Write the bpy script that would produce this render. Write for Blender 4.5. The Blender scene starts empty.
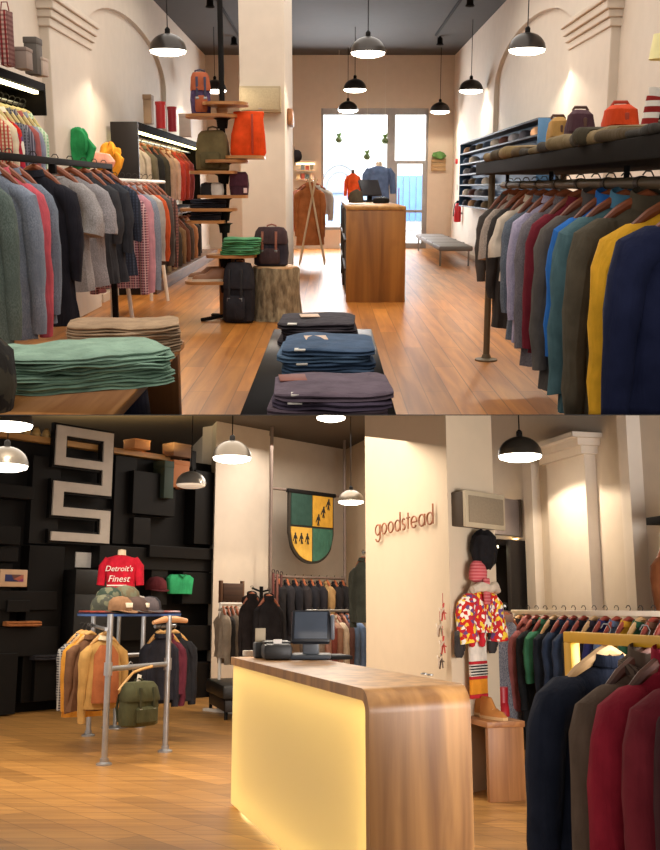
import bpy, bmesh, math, random
from mathutils import Vector, Matrix

# ------------------------------------------------------------------ camera, world, exposure
# Two shop floors one above the other in a cut-away building, seen from the edge of the
# slab between them.  Each shop is a rigid room of its own with an inclined storey.
S = bpy.context.scene
COL = S.collection
F, PX, PY = 1000.0, 330.0, 400.0          # focal length and principal point of a 660x850 frame
CAM = Vector((0, 0, 6))
cd = bpy.data.cameras.new('camera'); cam = bpy.data.objects.new('camera', cd); COL.objects.link(cam)
cam.location = CAM; cam.rotation_euler = (math.pi / 2, 0, 0)
cd.sensor_fit = 'HORIZONTAL'; cd.sensor_width = 36; cd.lens = 36 * F / 660
cd.shift_y = -(425 - PY) / 660; cd.clip_start = .05; cd.clip_end = 300
S.camera = cam
w = bpy.data.worlds.new('world'); S.world = w; w.use_nodes = True
w.node_tree.nodes['Background'].inputs[0].default_value = (1.0, .94, .87, 1)
w.node_tree.nodes['Background'].inputs[1].default_value = .75
S.view_settings.view_transform = 'Standard'; S.view_settings.look = 'None'
S.view_settings.exposure = 0.14; S.view_settings.gamma = 1; S.view_settings.use_curve_mapping = False
try: S.cycles.use_denoising = True
except Exception: pass
S.cycles.max_bounces = 6; S.cycles.sample_clamp_indirect = 6

class Room:
    def __init__(s, pitch, eye):
        s.eye = eye; s.pitch = pitch
        s.R = Matrix.Rotation(pitch, 4, 'X')
        s.M = Matrix.Translation(CAM) @ s.R @ Matrix.Translation((0, 0, -eye))
        s.Ri = s.R.inverted()
    def ray(s, px, py): return s.Ri @ Vector(((px - PX) / F, 1, (PY - py) / F))
    def at(s, px, py, Y):
        d = s.ray(px, py); t = Y / d.y
        return Vector((d.x * t, Y, s.eye + d.z * t))
    def fl(s, px, py, z=0):
        d = s.ray(px, py); t = (z - s.eye) / d.z
        return Vector((d.x * t, d.y * t, z))
    def onx(s, px, py, X):
        d = s.ray(px, py); t = X / d.x
        return Vector((X, d.y * t, s.eye + d.z * t))
    def onp(s, px, py, p, u):             # on the upright plane through p along plan direction u
        d = s.ray(px, py); n = Vector((-u[1], u[0]))
        t = (p[0] * n.x + p[1] * n.y) / (d.x * n.x + d.y * n.y)
        return Vector((d.x * t, d.y * t, s.eye + d.z * t))
A = Room(math.atan(212 / F), 1.35)        # the upper shop
B = Room(-math.atan(206 / F), 1.45)       # the lower shop

# ------------------------------------------------------------------ unseen area lights added for fill and daylight
def area(room, loc, size, sy, energy, color, aim=(0, 0, -1)):
    l = bpy.data.lights.new('unseen_area_light', 'AREA'); l.shape = 'RECTANGLE'; l.size = size; l.size_y = sy
    l.energy = energy; l.color = color
    o = bpy.data.objects.new('unseen_area_light', l); COL.objects.link(o)
    q = Vector(aim).to_track_quat('-Z', 'Y').to_matrix().to_4x4()
    o.matrix_world = room.M @ Matrix.Translation(loc) @ q
    return o
WARM = (1, .80, .58); DAY = (.93, .96, 1)
area(A, (0, 12, 4.1), 4.5, 7, 210, (1, .93, .84))  # unseen fill panel added under the ceiling; no fixture hangs there
area(A, (0, 6.5, 4.1), 4.5, 3, 110, (1, .93, .84))  # second unseen fill, added nearer the viewer
area(A, (0.2, 22.6, 2.0), 2.2, 2.2, 260, DAY, (0, -1, -.25))  # lamp added just inside the window in place of the street's daylight

# ------------------------------------------------------------------ materials
MATS = {}
def lin(c):
    if isinstance(c, str):
        c = [int(c[i:i + 2], 16) for i in (0, 2, 4)]
    return tuple(((v / 255) / 12.92 if v / 255 <= .04045 else ((v / 255 + .055) / 1.055) ** 2.4) for v in c) + (1,)
class N:
    def __init__(s, name):
        s.m = bpy.data.materials.new(name); s.m.use_nodes = True; s.t = s.m.node_tree
        s.b = s.t.nodes['Principled BSDF']; s.tc = None
    def n(s, typ, **kw):
        x = s.t.nodes.new('ShaderNode' + typ)
        for k, v in kw.items():
            if k in x.inputs: x.inputs[k].default_value = v
            else: setattr(x, k, v)
        return x
    def l(s, a, b): s.t.links.new(a, b)
    def co(s, scale=(1, 1, 1), rot=(0, 0, 0)):
        if not s.tc: s.tc = s.n('TexCoord')
        mp = s.n('Mapping'); mp.inputs['Scale'].default_value = scale; mp.inputs['Rotation'].default_value = rot
        s.l(s.tc.outputs['Object'], mp.inputs['Vector']); return mp.outputs[0]
    def mix(s, f, a, b, mode='MIX'):
        x = s.n('Mix', data_type='RGBA', blend_type=mode)
        for i, v in ((0, f), (6, a), (7, b)):
            if hasattr(v, 'links') or hasattr(v, 'is_linked'): s.l(v, x.inputs[i])
            else: x.inputs[i].default_value = v
        return x.outputs[2]
    def ramp(s, f, pts):
        r = s.n('ValToRGB'); e = r.color_ramp.elements
        while len(e) < len(pts): e.new(.5)
        for i, (p, c) in enumerate(pts): e[i].position = p; e[i].color = c
        s.l(f, r.inputs[0]); return r.outputs[0]
    def bump(s, h, strength=.3, dist=.01):
        b = s.n('Bump'); b.inputs['Strength'].default_value = strength; b.inputs['Distance'].default_value = dist
        s.l(h, b.inputs['Height']); s.l(b.outputs[0], s.b.inputs['Normal'])
def plain(col, rough=.6, metal=0, var=.08, spec=.5, scale=6):
    k = ('p', str(col), rough, metal, var)
    if k in MATS: return MATS[k]
    x = N('surface_' + str(len(MATS))); c = lin(col)
    nz = x.n('TexNoise'); x.l(x.co(), nz.inputs['Vector']); nz.inputs['Scale'].default_value = scale; nz.inputs['Detail'].default_value = 5
    d = tuple(v * (1 - var) for v in c[:3]) + (1,); e = tuple(min(1, v * (1 + var)) for v in c[:3]) + (1,)
    x.l(x.ramp(nz.outputs[0], [(.3, d), (.7, e)]), x.b.inputs['Base Color'])
    x.b.inputs['Roughness'].default_value = rough; x.b.inputs['Metallic'].default_value = metal
    x.b.inputs['Specular IOR Level'].default_value = spec
    MATS[k] = x.m; return x.m
def fabric(col, pat='plain', col2='ffffff', sc=1.0, col3=None):
    k = ('f', col, pat, col2, sc, col3)
    if k in MATS: return MATS[k]
    x = N('fabric_' + str(len(MATS))); c = lin(col); c2 = lin(col2)
    nz = x.n('TexNoise'); x.l(x.co(), nz.inputs['Vector']); nz.inputs['Scale'].default_value = 9; nz.inputs['Detail'].default_value = 6
    d = tuple(v * .80 for v in c[:3]) + (1,); e = tuple(min(1, v * 1.15 + .004) for v in c[:3]) + (1,)
    out = x.ramp(nz.outputs[0], [(.32, d), (.68, e)])
    def wave(direction, s, lo, hi):
        wv = x.n('TexWave', bands_direction=direction); x.l(x.co(), wv.inputs['Vector'])
        wv.inputs['Scale'].default_value = s
        return x.ramp(wv.outputs['Fac'], [(lo, (0, 0, 0, 1)), (hi, (1, 1, 1, 1))])
    if pat in ('plaid', 'check'):
        s = 6 * sc
        out = x.mix(wave('X', s, .55, .6), out, c2)
        h = x.n('Math', operation='MULTIPLY'); x.l(wave('Z', s, .5, .56), h.inputs[0]); h.inputs[1].default_value = .6
        out = x.mix(h.outputs[0], out, lin(col3) if col3 else c2)
        if col3: 
            h2 = x.n('Math', operation='MULTIPLY'); x.l(wave('X', s * .5, .93, .95), h2.inputs[0]); h2.inputs[1].default_value = .8
            out = x.mix(h2.outputs[0], out, lin(col3))
    elif pat == 'stripe': out = x.mix(wave('X', 8 * sc, .6, .66), out, c2)
    elif pat == 'band': out = x.mix(wave('Z', 4 * sc, .5, .55), out, c2)
    elif pat == 'quilt':
        vo = x.n('TexVoronoi'); x.l(x.co((1, 1, 1)), vo.inputs['Vector']); vo.inputs['Scale'].default_value = 20 * sc
        sp = x.n('SeparateColor'); x.l(vo.outputs['Color'], sp.inputs[0])
        out = x.ramp(sp.outputs[0], [(0, lin('c8281e')), (.3, lin('e8c23a')), (.5, lin('f1e9da')), (.68, lin('b92a3c')), (.86, lin('6b4a7c')), (1, lin('e46a2a'))])
        x.t.nodes[-1].color_ramp.interpolation = 'CONSTANT'
    elif pat == 'heather':
        n2 = x.n('TexNoise'); x.l(x.co((1, 1, .4)), n2.inputs['Vector']); n2.inputs['Scale'].default_value = 210 * sc
        out = x.mix(x.ramp(n2.outputs[0], [(.42, (0, 0, 0, 1)), (.6, (1, 1, 1, 1))]), out, c2)
    elif pat == 'camo':
        n2 = x.n('TexNoise'); x.l(x.co(), n2.inputs['Vector']); n2.inputs['Scale'].default_value = 11 * sc
        out = x.mix(x.ramp(n2.outputs[0], [(.49, (0, 0, 0, 1)), (.52, (1, 1, 1, 1))]), out, c2)
    x.l(out, x.b.inputs['Base Color']); x.b.inputs['Roughness'].default_value = .88
    x.b.inputs['Specular IOR Level'].default_value = .2
    n3 = x.n('TexNoise'); x.l(x.co((1, 1, .22)), n3.inputs['Vector']); n3.inputs['Scale'].default_value = 13; n3.inputs['Detail'].default_value = 5; n3.inputs['Distortion'].default_value = .6
    x.bump(n3.outputs[0], .6, .03)
    MATS[k] = x.m; return x.m
def wood(c1, c2, rough=.45, axis='y', sc=1.0, plank=None, knots=False):
    k = ('w', c1, c2, rough, axis, sc, str(plank), knots)
    if k in MATS: return MATS[k]
    x = N('wood_' + str(len(MATS)))
    st = {'x': (.5, 7, 7), 'y': (7, .5, 7), 'z': (7, 7, .5)}[axis]
    st = tuple(v * sc for v in st)
    nz = x.n('TexNoise'); x.l(x.co(st), nz.inputs['Vector']); nz.inputs['Scale'].default_value = 2.2
    nz.inputs['Detail'].default_value = 8; nz.inputs['Distortion'].default_value = .5
    out = x.ramp(nz.outputs[0], [(.30, lin(c2)), (.66, lin(c1))])
    if knots:
        n2 = x.n('TexNoise'); x.l(x.co((1.6, 1.6, 1.0)), n2.inputs['Vector']); n2.inputs['Scale'].default_value = 1.8; n2.inputs['Detail'].default_value = 3
        out = x.mix(x.ramp(n2.outputs[0], [(.55, (0, 0, 0, 1)), (.75, (.75, .75, .75, 1))]), out, lin(c2))
    if plank:
        pw, pl, rot = plank
        br = x.n('TexBrick'); x.l(x.co((1, 1, 1), (0, 0, rot)), br.inputs['Vector'])
        br.inputs['Scale'].default_value = 1; br.inputs['Brick Width'].default_value = pl; br.inputs['Row Height'].default_value = pw
        br.inputs['Mortar Size'].default_value = .004; br.inputs['Mortar Smooth'].default_value = .3
        br.inputs['Color1'].default_value = (.72, .70, .68, 1); br.inputs['Color2'].default_value = (1.12, 1.1, 1.05, 1); br.inputs['Mortar'].default_value = (.45, .4, .35, 1)
        out = x.mix(1.0, out, br.outputs['Color'], 'MULTIPLY')
    x.l(out, x.b.inputs['Base Color']); x.b.inputs['Roughness'].default_value = rough
    x.bump(nz.outputs[0], .12, .004)
    MATS[k] = x.m; return x.m
def glow(col, strength):
    k = ('g', str(col), strength)
    if k in MATS: return MATS[k]
    x = N('lit_' + str(len(MATS))); x.b.inputs['Base Color'].default_value = lin(col)
    x.b.inputs['Emission Color'].default_value = lin(col); x.b.inputs['Emission Strength'].default_value = strength
    MATS[k] = x.m; return x.m

# ------------------------------------------------------------------ mesh building
class G:
    def __init__(s): s.bm = bmesh.new()
    def box(s, x0, y0, z0, x1, y1, z1, bev=0, M=None):
        r = bmesh.ops.create_cube(s.bm, size=1)
        T = Matrix.Translation(((x0 + x1) / 2, (y0 + y1) / 2, (z0 + z1) / 2)) @ Matrix.Diagonal((abs(x1 - x0), abs(y1 - y0), abs(z1 - z0), 1))
        if M: T = M @ T
        bmesh.ops.transform(s.bm, matrix=T, verts=r['verts'])
        if bev:
            es = list({e for v in r['verts'] for e in v.link_edges})
            bmesh.ops.bevel(s.bm, geom=es, offset=bev, segments=2, affect='EDGES', profile=.5)
        return s
    def loft(s, rings, cap0=True, cap1=True, closed=False):
        vs = [[s.bm.verts.new(p) for p in r] for r in rings]
        n = len(vs[0]); m = len(vs)
        for i in range(m if closed else m - 1):
            a, b = vs[i], vs[(i + 1) % m]
            for j in range(n):
                s.bm.faces.new((a[j], a[(j + 1) % n], b[(j + 1) % n], b[j]))
        if not closed:
            if cap0: s.bm.faces.new(list(reversed(vs[0])))
            if cap1: s.bm.faces.new(vs[-1])
        return s
    def tube(s, pts, r, seg=8, ry=None, cap=True, up=(0, 1, 0)):
        pts = [Vector(p) for p in pts]; n = len(pts); rings = []
        rs = r if isinstance(r, (list, tuple)) else [r] * n
        rys = ry if isinstance(ry, (list, tuple)) else ([ry] * n if ry else rs)
        for i, p in enumerate(pts):
            t = (pts[min(i + 1, n - 1)] - pts[max(i - 1, 0)]).normalized()
            u = Vector(up)
            if abs(t.dot(u)) > .95: u = Vector((1, 0, 0)) if abs(t.x) < .9 else Vector((0, 0, 1))
            a = t.cross(u).normalized(); b = a.cross(t).normalized()
            rings.append([p + a * math.cos(k) * rs[i] + b * math.sin(k) * rys[i] for k in [2 * math.pi * j / seg for j in range(seg)]])
        return s.loft(rings, cap, cap)
    def cyl(s, p0, p1, r, r1=None, seg=16): return s.tube([p0, p1], [r, r if r1 is None else r1], seg)
    def lathe(s, prof, seg=24, c=(0, 0, 0), sx=1, sy=1):
        c = Vector(c)
        rings = [[c + Vector((math.cos(k) * r * sx, math.sin(k) * r * sy, z)) for k in [2 * math.pi * j / seg for j in range(seg)]] for r, z in prof]
        return s.loft(rings, prof[0][0] > 1e-4, prof[-1][0] > 1e-4)
    def prism(s, poly, depth, M=None):     # polygon in local x,z; extruded along +y
        M = M or Matrix()
        a = [s.bm.verts.new(M @ Vector((x, 0, z))) for x, z in poly]; b = [s.bm.verts.new(M @ Vector((x, depth, z))) for x, z in poly]
        n = len(a)
        s.bm.faces.new(a); s.bm.faces.new(list(reversed(b)))
        for i in range(n): s.bm.faces.new((a[i], b[i], b[(i + 1) % n], a[(i + 1) % n]))
        return s
    def super(s, levels, seg=24, p=2.6, wr=0, seed=0, k=5):   # (cx,cy,z,a,b) levels
        rings = []; rnd = random.Random(seed); ph = rnd.uniform(0, 6.28); ph2 = rnd.uniform(0, 6.28)
        for i, (cx, cy, z, a, b) in enumerate(levels):
            f = wr * i / max(1, len(levels) - 1); r = []
            for j in range(seg):
                t = 2 * math.pi * j / seg; c, sn = math.cos(t), math.sin(t)
                x = a * math.copysign(abs(c) ** (2 / p), c); y = b * math.copysign(abs(sn) ** (2 / p), sn)
                q = 1 + f * math.sin(k * t + ph + i * .25) + f * .5 * math.sin((k * 2 + 1) * t + ph2 - i * .3)
                r.append(Vector((cx + x * (1 + (q - 1) * .25), cy + y * q, z)))
            rings.append(r)
        return s.loft(rings)
    def jitter(s, amp, freq, seed=0):
        from mathutils import noise
        o = Vector((seed * 7.3, seed * 3.1, seed * 1.7))
        for v in s.bm.verts: v.co += noise.noise_vector(v.co * freq + o) * amp
        return s
    def sub(s, cuts=1):
        bmesh.ops.subdivide_edges(s.bm, edges=s.bm.edges[:], cuts=cuts, use_grid_fill=True); return s
    def tf(s, M): bmesh.ops.transform(s.bm, matrix=M, verts=s.bm.verts[:]); return s

WM = {}; SIDE = {}
def new_mesh(name, g, mat, smooth=True):
    bmesh.ops.recalc_face_normals(g.bm, faces=g.bm.faces[:])
    me = bpy.data.meshes.new(name); g.bm.to_mesh(me); g.bm.free()
    if mat: me.materials.append(mat)
    if smooth:
        me.polygons.foreach_set('use_smooth', [True] * len(me.polygons)); me.set_sharp_from_angle(angle=math.radians(38))
    return me
def tag(o, label, cat, group=None, kind=None):
    if label: o['label'] = label
    if cat: o['category'] = cat
    if group: o['group'] = group
    if kind: o['kind'] = kind
    return o
def place(o, room, loc=(0, 0, 0), rz=0, M=None):
    m = room.M @ Matrix.Translation(Vector(loc)) @ Matrix.Rotation(rz, 4, 'Z')
    if M: m = m @ M
    o.matrix_world = m; WM[o.name] = m.copy(); SIDE[o.name] = room
def thing(room, name, label, cat, loc=(0, 0, 0), rz=0, group=None, M=None):
    o = bpy.data.objects.new(name, None); COL.objects.link(o); o.empty_display_size = .1
    place(o, room, loc, rz, M); return tag(o, label, cat, group)
def part(name, g, mat, parent, label=None, smooth=True, kind=None):
    o = bpy.data.objects.new(name, new_mesh(name, g, mat, smooth)); COL.objects.link(o); o.parent = parent
    WM[o.name] = WM[parent.name]; SIDE[o.name] = SIDE[parent.name]
    if label: o['label'] = label
    if kind: o['kind'] = kind
    return o
def solo(room, name, g, mat, label, cat, loc=(0, 0, 0), rz=0, group=None, M=None, smooth=True):
    o = bpy.data.objects.new(name, new_mesh(name, g, mat, smooth)); COL.objects.link(o); place(o, room, loc, rz, M)
    return tag(o, label, cat, group)
def struct(room, name, g, mat, smooth=False):
    o = bpy.data.objects.new(name, new_mesh(name, g, mat, smooth)); COL.objects.link(o); place(o, room); o['kind'] = 'structure'; return o
def rot(x=0, y=0, z=0): return Matrix.Rotation(z, 4, 'Z') @ Matrix.Rotation(y, 4, 'Y') @ Matrix.Rotation(x, 4, 'X')
def text_mesh(body, size, depth, shear=0):
    c = bpy.data.curves.new('lettering', 'FONT'); c.body = body; c.size = size; c.extrude = depth; c.align_x = 'CENTER'; c.shear = shear; c.resolution_u = 3
    o = bpy.data.objects.new('lettering', c); COL.objects.link(o); dg = bpy.context.evaluated_depsgraph_get()
    me = bpy.data.meshes.new_from_object(o.evaluated_get(dg)); bpy.data.objects.remove(o); bpy.data.curves.remove(c)
    g = G(); g.bm.from_mesh(me); bpy.data.meshes.remove(me)
    return g.tf(rot(math.pi / 2))          # letters stand in the local x,z plane, read from -y

# ------------------------------------------------------------------ builders of repeated kinds
HANG = wood('a85a34', '743a1e', .5, 'x'); HOOKM = plain('3c3936', .7, .2, spec=.2); STEEL = plain('9a9a98', .35, .9); BLACKM = plain('161413', .7, .0, spec=.12)
WHITEM = plain('e6e0d6', .5); BLACKW = plain('181412', .85, spec=.06)
def garment(room, name, label, cat, group, loc, rz=0, W=.5, L=.75, T=.075, sl=.55, mat=None, collar='shirt', cmat=None,
            zipm=None, patch=None, hanger=HANG, seed=0, flare=1.0, out=.0, hood=False, pocket=None, M=None, amp=.15, lean=0):
    k = W / .5; rn = random.Random(seed * 13 + 5)
    root = thing(room, name, label, cat, loc, rz, group, M)
    # hanger with its hook over the rail (the origin is the rail's centre line)
    h = part('hanger', G().tube([(-.18 * k, 0, -.205), (-.11 * k, 0, -.135), (-.035, 0, -.078), (0, 0, -.062), (.035, 0, -.078), (.11 * k, 0, -.135), (.18 * k, 0, -.205)],
             [.014, .021, .024, .025, .024, .021, .014], 8), hanger, root)
    part('hook', G().tube([(0, 0, -.06), (0, 0, -.03), (0, 0, -.015), (.014, 0, -.002), (.024, 0, .016), (.012, 0, .036), (-.01, 0, .037), (-.024, 0, .020)], .0035, 6), HOOKM, h)
    a = lambda v: v * k
    n = 9; lv = [(0, 0, -.088, .055, .042), (0, 0, -.105, a(.085), .05), (0, 0, -.140, a(.135), .056), (0, 0, -.185, a(.178), .062), (0, 0, -.235, a(.210), .066), (0, 0, -.29, a(.222), .066)]
    for i in range(1, n + 1):
        f = i / n
        lv.append((lean * f, 0, -.29 - (L - .29) * f, a(.222 + .02 * f * flare - .012 * math.sin(f * 3.1)), .066 + (T - .066) * min(1, f * 1.8) * (1 - .15 * f)))
    part('body', G().super(lv, 28, 2.3, amp, seed, 5 + seed % 3).jitter(.014, 7, seed), mat, root)
    for sd in (-1, 1):
        x = a(.182) * sd; q = sd * (a(.035) + out); e = rn.uniform(-.03, .03)
        z0 = -.215
        pts = [(x - sd * .085 * k, 0, z0 + .052), (x - sd * .03 * k, 0, z0 + .018), (x + q * .45, 0, z0 - .03), (x + q * .85, e * .2, z0 - .11)]
        m = 6
        for i in range(1, m + 1):
            f = i / m
            pts.append((x + q * (.9 + .25 * math.sin(f * 2.6)) + lean * f * .6, e * f - .015 * f, z0 - .11 - (sl - .11) * f))
        rad = [.03, .056, .066, .062] + [.06 - (.06 - .040) * (i / m) for i in range(1, m + 1)] if sl > .35 else [.03, .058, .07, .072] + [.072 + .012 * i / m for i in range(1, m + 1)]
        rad = [r * min(1.25, k) for r in rad]
        part('sleeve', G().tube(pts, rad, 12, [r * 1.12 for r in rad]).jitter(.016, 9, seed + sd), mat, root)
    if collar == 'shirt':
        rings = []
        for zz, rr, ry in ((-.085, .062, .05), (-.052, .058, .046), (-.048, .066, .054), (-.092, .086, .072), (-.094, .080, .066)):
            rings.append([Vector((rr * math.cos(t), ry * math.sin(t) - .004, zz + .012 * math.sin(t))) for t in [2 * math.pi * j / 16 for j in range(16)]])
        part('collar', G().loft(rings, False, False), cmat or mat, root)
    elif collar == 'tall':
        rings = []
        for zz, rr, ry in ((-.09, .075, .062), (-.03, .07, .056), (-.022, .063, .05), (-.09, .06, .048)):
            rings.append([Vector((rr * math.cos(t), ry * math.sin(t), zz + .02 * math.sin(t))) for t in [2 * math.pi * j / 16 for j in range(16)]])
        part('collar', G().loft(rings, False, False), cmat or mat, root)
    elif collar == 'crew':
        part('neckband', G().tube([Vector((.066 * math.cos(t), .054 * math.sin(t), -.092 + .02 * math.sin(t))) for t in [2 * math.pi * j / 16 for j in range(17)]], .008, 6), cmat or mat, root)
    if hood:
        g = G().super([(0, .05, -.22, .04, .03), (0, .06, -.19, .10, .055), (0, .06, -.14, .125, .075), (0, .05, -.085, .115, .075), (0, .03, -.055, .07, .05)], 18, 2.2, .08, seed)
        part('hood', g.jitter(.012, 9, seed), cmat or mat, root)
    if zipm:
        part('zip', G().box(-.008, -T - .012, -L + .02, .008, -.045, -.10, .002), zipm, root)
    if patch:
        px, pz, pw, ph, pm, nm = patch
        part(nm, G().box(px - pw / 2, -T * 1.05 - .022, pz - ph / 2, px + pw / 2, -T * .5, pz + ph / 2, .004), pm, root)
    for o in [o for o in COL.objects if o.parent is root or o.parent == root]:
        zo = -.010 if o is h else -.035; o.location.z = zo; WM[o.name] = WM[root.name] @ Matrix.Translation((0, 0, zo))
    WM[h.children[0].name if h.children else h.name] = WM[h.name]
    return root

def folded(room, label, group, loc, rz=0, w=.5, d=.4, h=.035, mat=None, seed=0, tagm=None, name='folded_trousers', cat='trousers', wr=.005):
    rn = random.Random(seed); n = 14; rings = []
    o1, o2, o3 = rn.uniform(0, 6), rn.uniform(0, 6), rn.uniform(0, 6)
    prof = []
    for t in range(7):                    # rounded fold at the back
        an = -math.pi / 2 + math.pi * t / 6; prof.append((d / 2 + math.cos(an) * h * .45, h / 2 + math.sin(an) * h / 2))
    prof += [(0, h * 1.04), (-d * .35, h * 1.0), (-d / 2 + .01, h), (-d / 2, h * .8), (-d / 2 + .006, h * .58), (-d / 2 + .05, h * .5), (-d / 2 + .006, h * .42), (-d / 2 - .006, h * .2), (-d / 2 + .01, 0), (0, 0)]
    for i in range(n + 1):
        f = i / n; x = -w / 2 + w * f; e = 1 - .25 * (abs(2 * f - 1) ** 8)
        dy = .012 * math.sin(f * 5 + o1) + .006 * math.sin(f * 13 + o2); dz = .004 * math.sin(f * 7 + o3)
        rings.append([Vector((x, y * e + dy, (z - h / 2) * e + h / 2 + (dz * z / h))) for y, z in prof])
    g = G().loft(rings).jitter(wr, 9, seed)
    if tagm:
        root = thing(room, name, label, cat, loc, rz, group)
        part('cloth', g, mat, root); part('paper_tag', G().box(-w * .36, -d / 2 - .01, h * .9, -w * .24, -d / 2 + .05, h * 1.12, .002), tagm, root, 'white paper tag'); return root
    return solo(room, name, g, mat, label, cat, loc, rz, group)

def backpack(room, label, loc, rz=0, w=.34, h=.44, d=.18, mat=None, strap=None, pm=None, flap=True, group=None, tilt=0, name='backpack', cat='backpack', seed=0):
    root = thing(room, name, label, cat, loc, rz, group, rot(x=tilt))
    lv = [(0, 0, 0, w * .40, d * .42), (0, 0, h * .04, w * .48, d * .5), (0, 0, h * .35, w * .5, d * .52), (0, 0, h * .7, w * .47, d * .48), (0, 0, h * .9, w * .42, d * .40), (0, .01, h * .98, w * .33, d * .28), (0, .01, h, w * .2, d * .15)]
    part('bag', G().super(lv, 26, 3.4, .03, seed).jitter(.010, 7, seed), mat, root)
    if flap:
        g = G().super([(0, -.008, h * .58, w * .49, d * .54), (0, -.008, h * .64, w * .50, d * .57), (0, -.004, h * .9, w * .45, d * .46), (0, .0, h * 1.01, w * .36, d * .33), (0, 0, h * 1.03, w * .2, d * .16)], 26, 3.4)
        part('flap', g.jitter(.006, 8, seed), pm or mat, root)
        for sx in (-1, 1):
            st = part('strap', G().box(sx * w * .2 - .012, -d * .60 - .004, h * .12, sx * w * .2 + .012, -d * .5, h * .9, .003), strap, root)
            part('buckle', G().box(sx * w * .2 - .017, -d * .60 - .012, h * .36, sx * w * .2 + .017, -d * .58, h * .42, .003), STEEL, st)
    part('pocket', G().super([(0, -d * .5, h * .06, w * .26, d * .10), (0, -d * .53, h * .12, w * .31, d * .16), (0, -d * .53, h * .40, w * .31, d * .15), (0, -d * .5, h * .46, w * .25, d * .08)], 20, 3.5), pm or mat, root)
    part('handle', G().tube([(-.05, .02, h * .97), (-.045, .02, h * 1.06), (0, .02, h * 1.09), (.045, .02, h * 1.06), (.05, .02, h * .97)], .009, 6), strap or mat, root)
    for sx in (-1, 1):
        part('shoulder_strap', G().tube([(sx * w * .2, d * .42, h * .9), (sx * w * .28, d * .75, h * .7), (sx * w * .32, d * .8, h * .4), (sx * w * .38, d * .5, h * .1)], .016, 6, .007), strap or mat, root)
    return root

def pendant(room, px, py, wpx, label, ztop, energy=55, group='dome pendant lamps', D=.42, dome='3a3532', lit=9, Y=None):
    Y = Y or D / wpx * F
    p = room.at(px, py, Y); r = D / 2
    root = thing(room, 'pendant_lamp', label, 'lamp', p, 0, group)
    n = 9; pr = []
    for i in range(n + 1): t = math.pi / 2 * i / n; pr.append((r * math.cos(t) if i < n else .022, r * .86 * math.sin(t)))
    inn = [(max(.015, a - .006), b - .006) for a, b in reversed(pr)]
    part('lamp_shade', G().lathe([(r + .002, -.008)] + pr + inn + [(r - .006, -.008), (r + .002, -.008)], 32), plain(dome, .32, .55), root)
    part('diffuser', G().lathe([(r * .985, -.004), (r * .93, -r * .16), (r * .6, -r * .27), (.01, -r * .30)], 32), glow('fff2dc', lit), root)
    part('cap', G().lathe([(.03, r * .84), (.03, r * .84 + .05), (.012, r * .84 + .07)], 12), BLACKM, root)
    part('cord', G().cyl((0, 0, r * .84 + .06), (0, 0, ztop - p.z), .006, seg=6), BLACKM, root)
    if energy:
        l = bpy.data.lights.new('bulb', 'SPOT'); l.energy = energy * 1.7; l.color = (1, .85, .66); l.spot_size = math.radians(152); l.spot_blend = .18; l.shadow_soft_size = .07
        o = bpy.data.objects.new('bulb', l); COL.objects.link(o); o.parent = root; o.location = (0, 0, -r * .36)
    return root

def hat(room, label, loc, rz=0, mat=None, bm=None, group=None, s=1.0, kind='cap', name='cap', cat='cap', M=None):
    root = thing(room, name, label, cat, loc, rz, group, M)
    part('crown', G().lathe([(.095 * s, 0), (.098 * s, .03 * s), (.088 * s, .075 * s), (.055 * s, .108 * s), (.012, .118 * s)], 18, sy=1.12).jitter(.004, 12), mat, root)
    if kind == 'cap':
        poly = [(.085 * s * math.cos(t), .0) for t in (0,)]
        g = G(); rings = []
        for z in (0, .006):
            rings.append([Vector((.088 * s * math.cos(t), -.075 * s + (-.10 * s * math.sin(t) if math.sin(t) > 0 else .01), z - .02 * s * max(0, math.sin(t)))) for t in [2 * math.pi * j / 18 for j in range(18)]])
        part('visor', g.loft(rings), bm or mat, root)
    else:
        part('brim', G().lathe([(.09 * s, .0), (.15 * s, .004), (.155 * s, .0), (.09 * s, -.006)], 20, sy=1.1), bm or mat, root)
    return root
def shoe(room, label, loc, rz=0, L=.28, mat=None, sole=None, group=None, high=.07):
    root = thing(room, 'shoe', label, 'shoe', loc, rz, group)
    out = lambda f: .030 + .018 * math.sin(min(1, f * 1.25) * math.pi * .8) if f < .97 else .02
    rs = []; us = []
    for i in range(11):
        f = i / 10; y = (f - .5) * L; wd = (.034 + .016 * math.sin(f * math.pi)) * (.72 if i in (0, 10) else 1)
        rs.append([Vector((wd * c, y, .011 + .011 * s)) for c, s in ((-1, -1), (1, -1), (1, 1), (-1, 1))])
        q_ = min(1, max(0, (f - .40) / .22)); top = .055 + .02 * min(1, f * 3) + high * q_ * q_ * (3 - 2 * q_) - (.02 if f < .1 else 0)
        us.append([Vector((wd * .93 * math.cos(t) * (1 if math.sin(t) < .5 else .8), y * .97, .020 + (top - .02) * max(0, math.sin(t)))) for t in [math.pi * (j / 9) for j in range(10)]])
    part('sole', G().loft(rs), sole, root); part('upper', G().loft(us), mat, root)
    part('laces', G().tube([(-.02, -.02, .075), (.02, -.005, .08), (-.02, .01, .088), (.02, .02, .095)], .004, 5), plain('e8d8b8'), root)
    return root
def crate(room, name, label, cat, p, w, d, h, mat, rz=0, group=None, lid=None):
    root = thing(room, name, label, cat, p, rz, group)
    part('box', G().box(-w / 2, -d / 2, 0, w / 2, d / 2, h * .86, .006), mat, root)
    part('lid', G().box(-w / 2 - .004, -d / 2 - .004, h * .82, w / 2 + .004, d / 2 + .004, h, .006), lid or mat, root)
    return root

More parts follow.
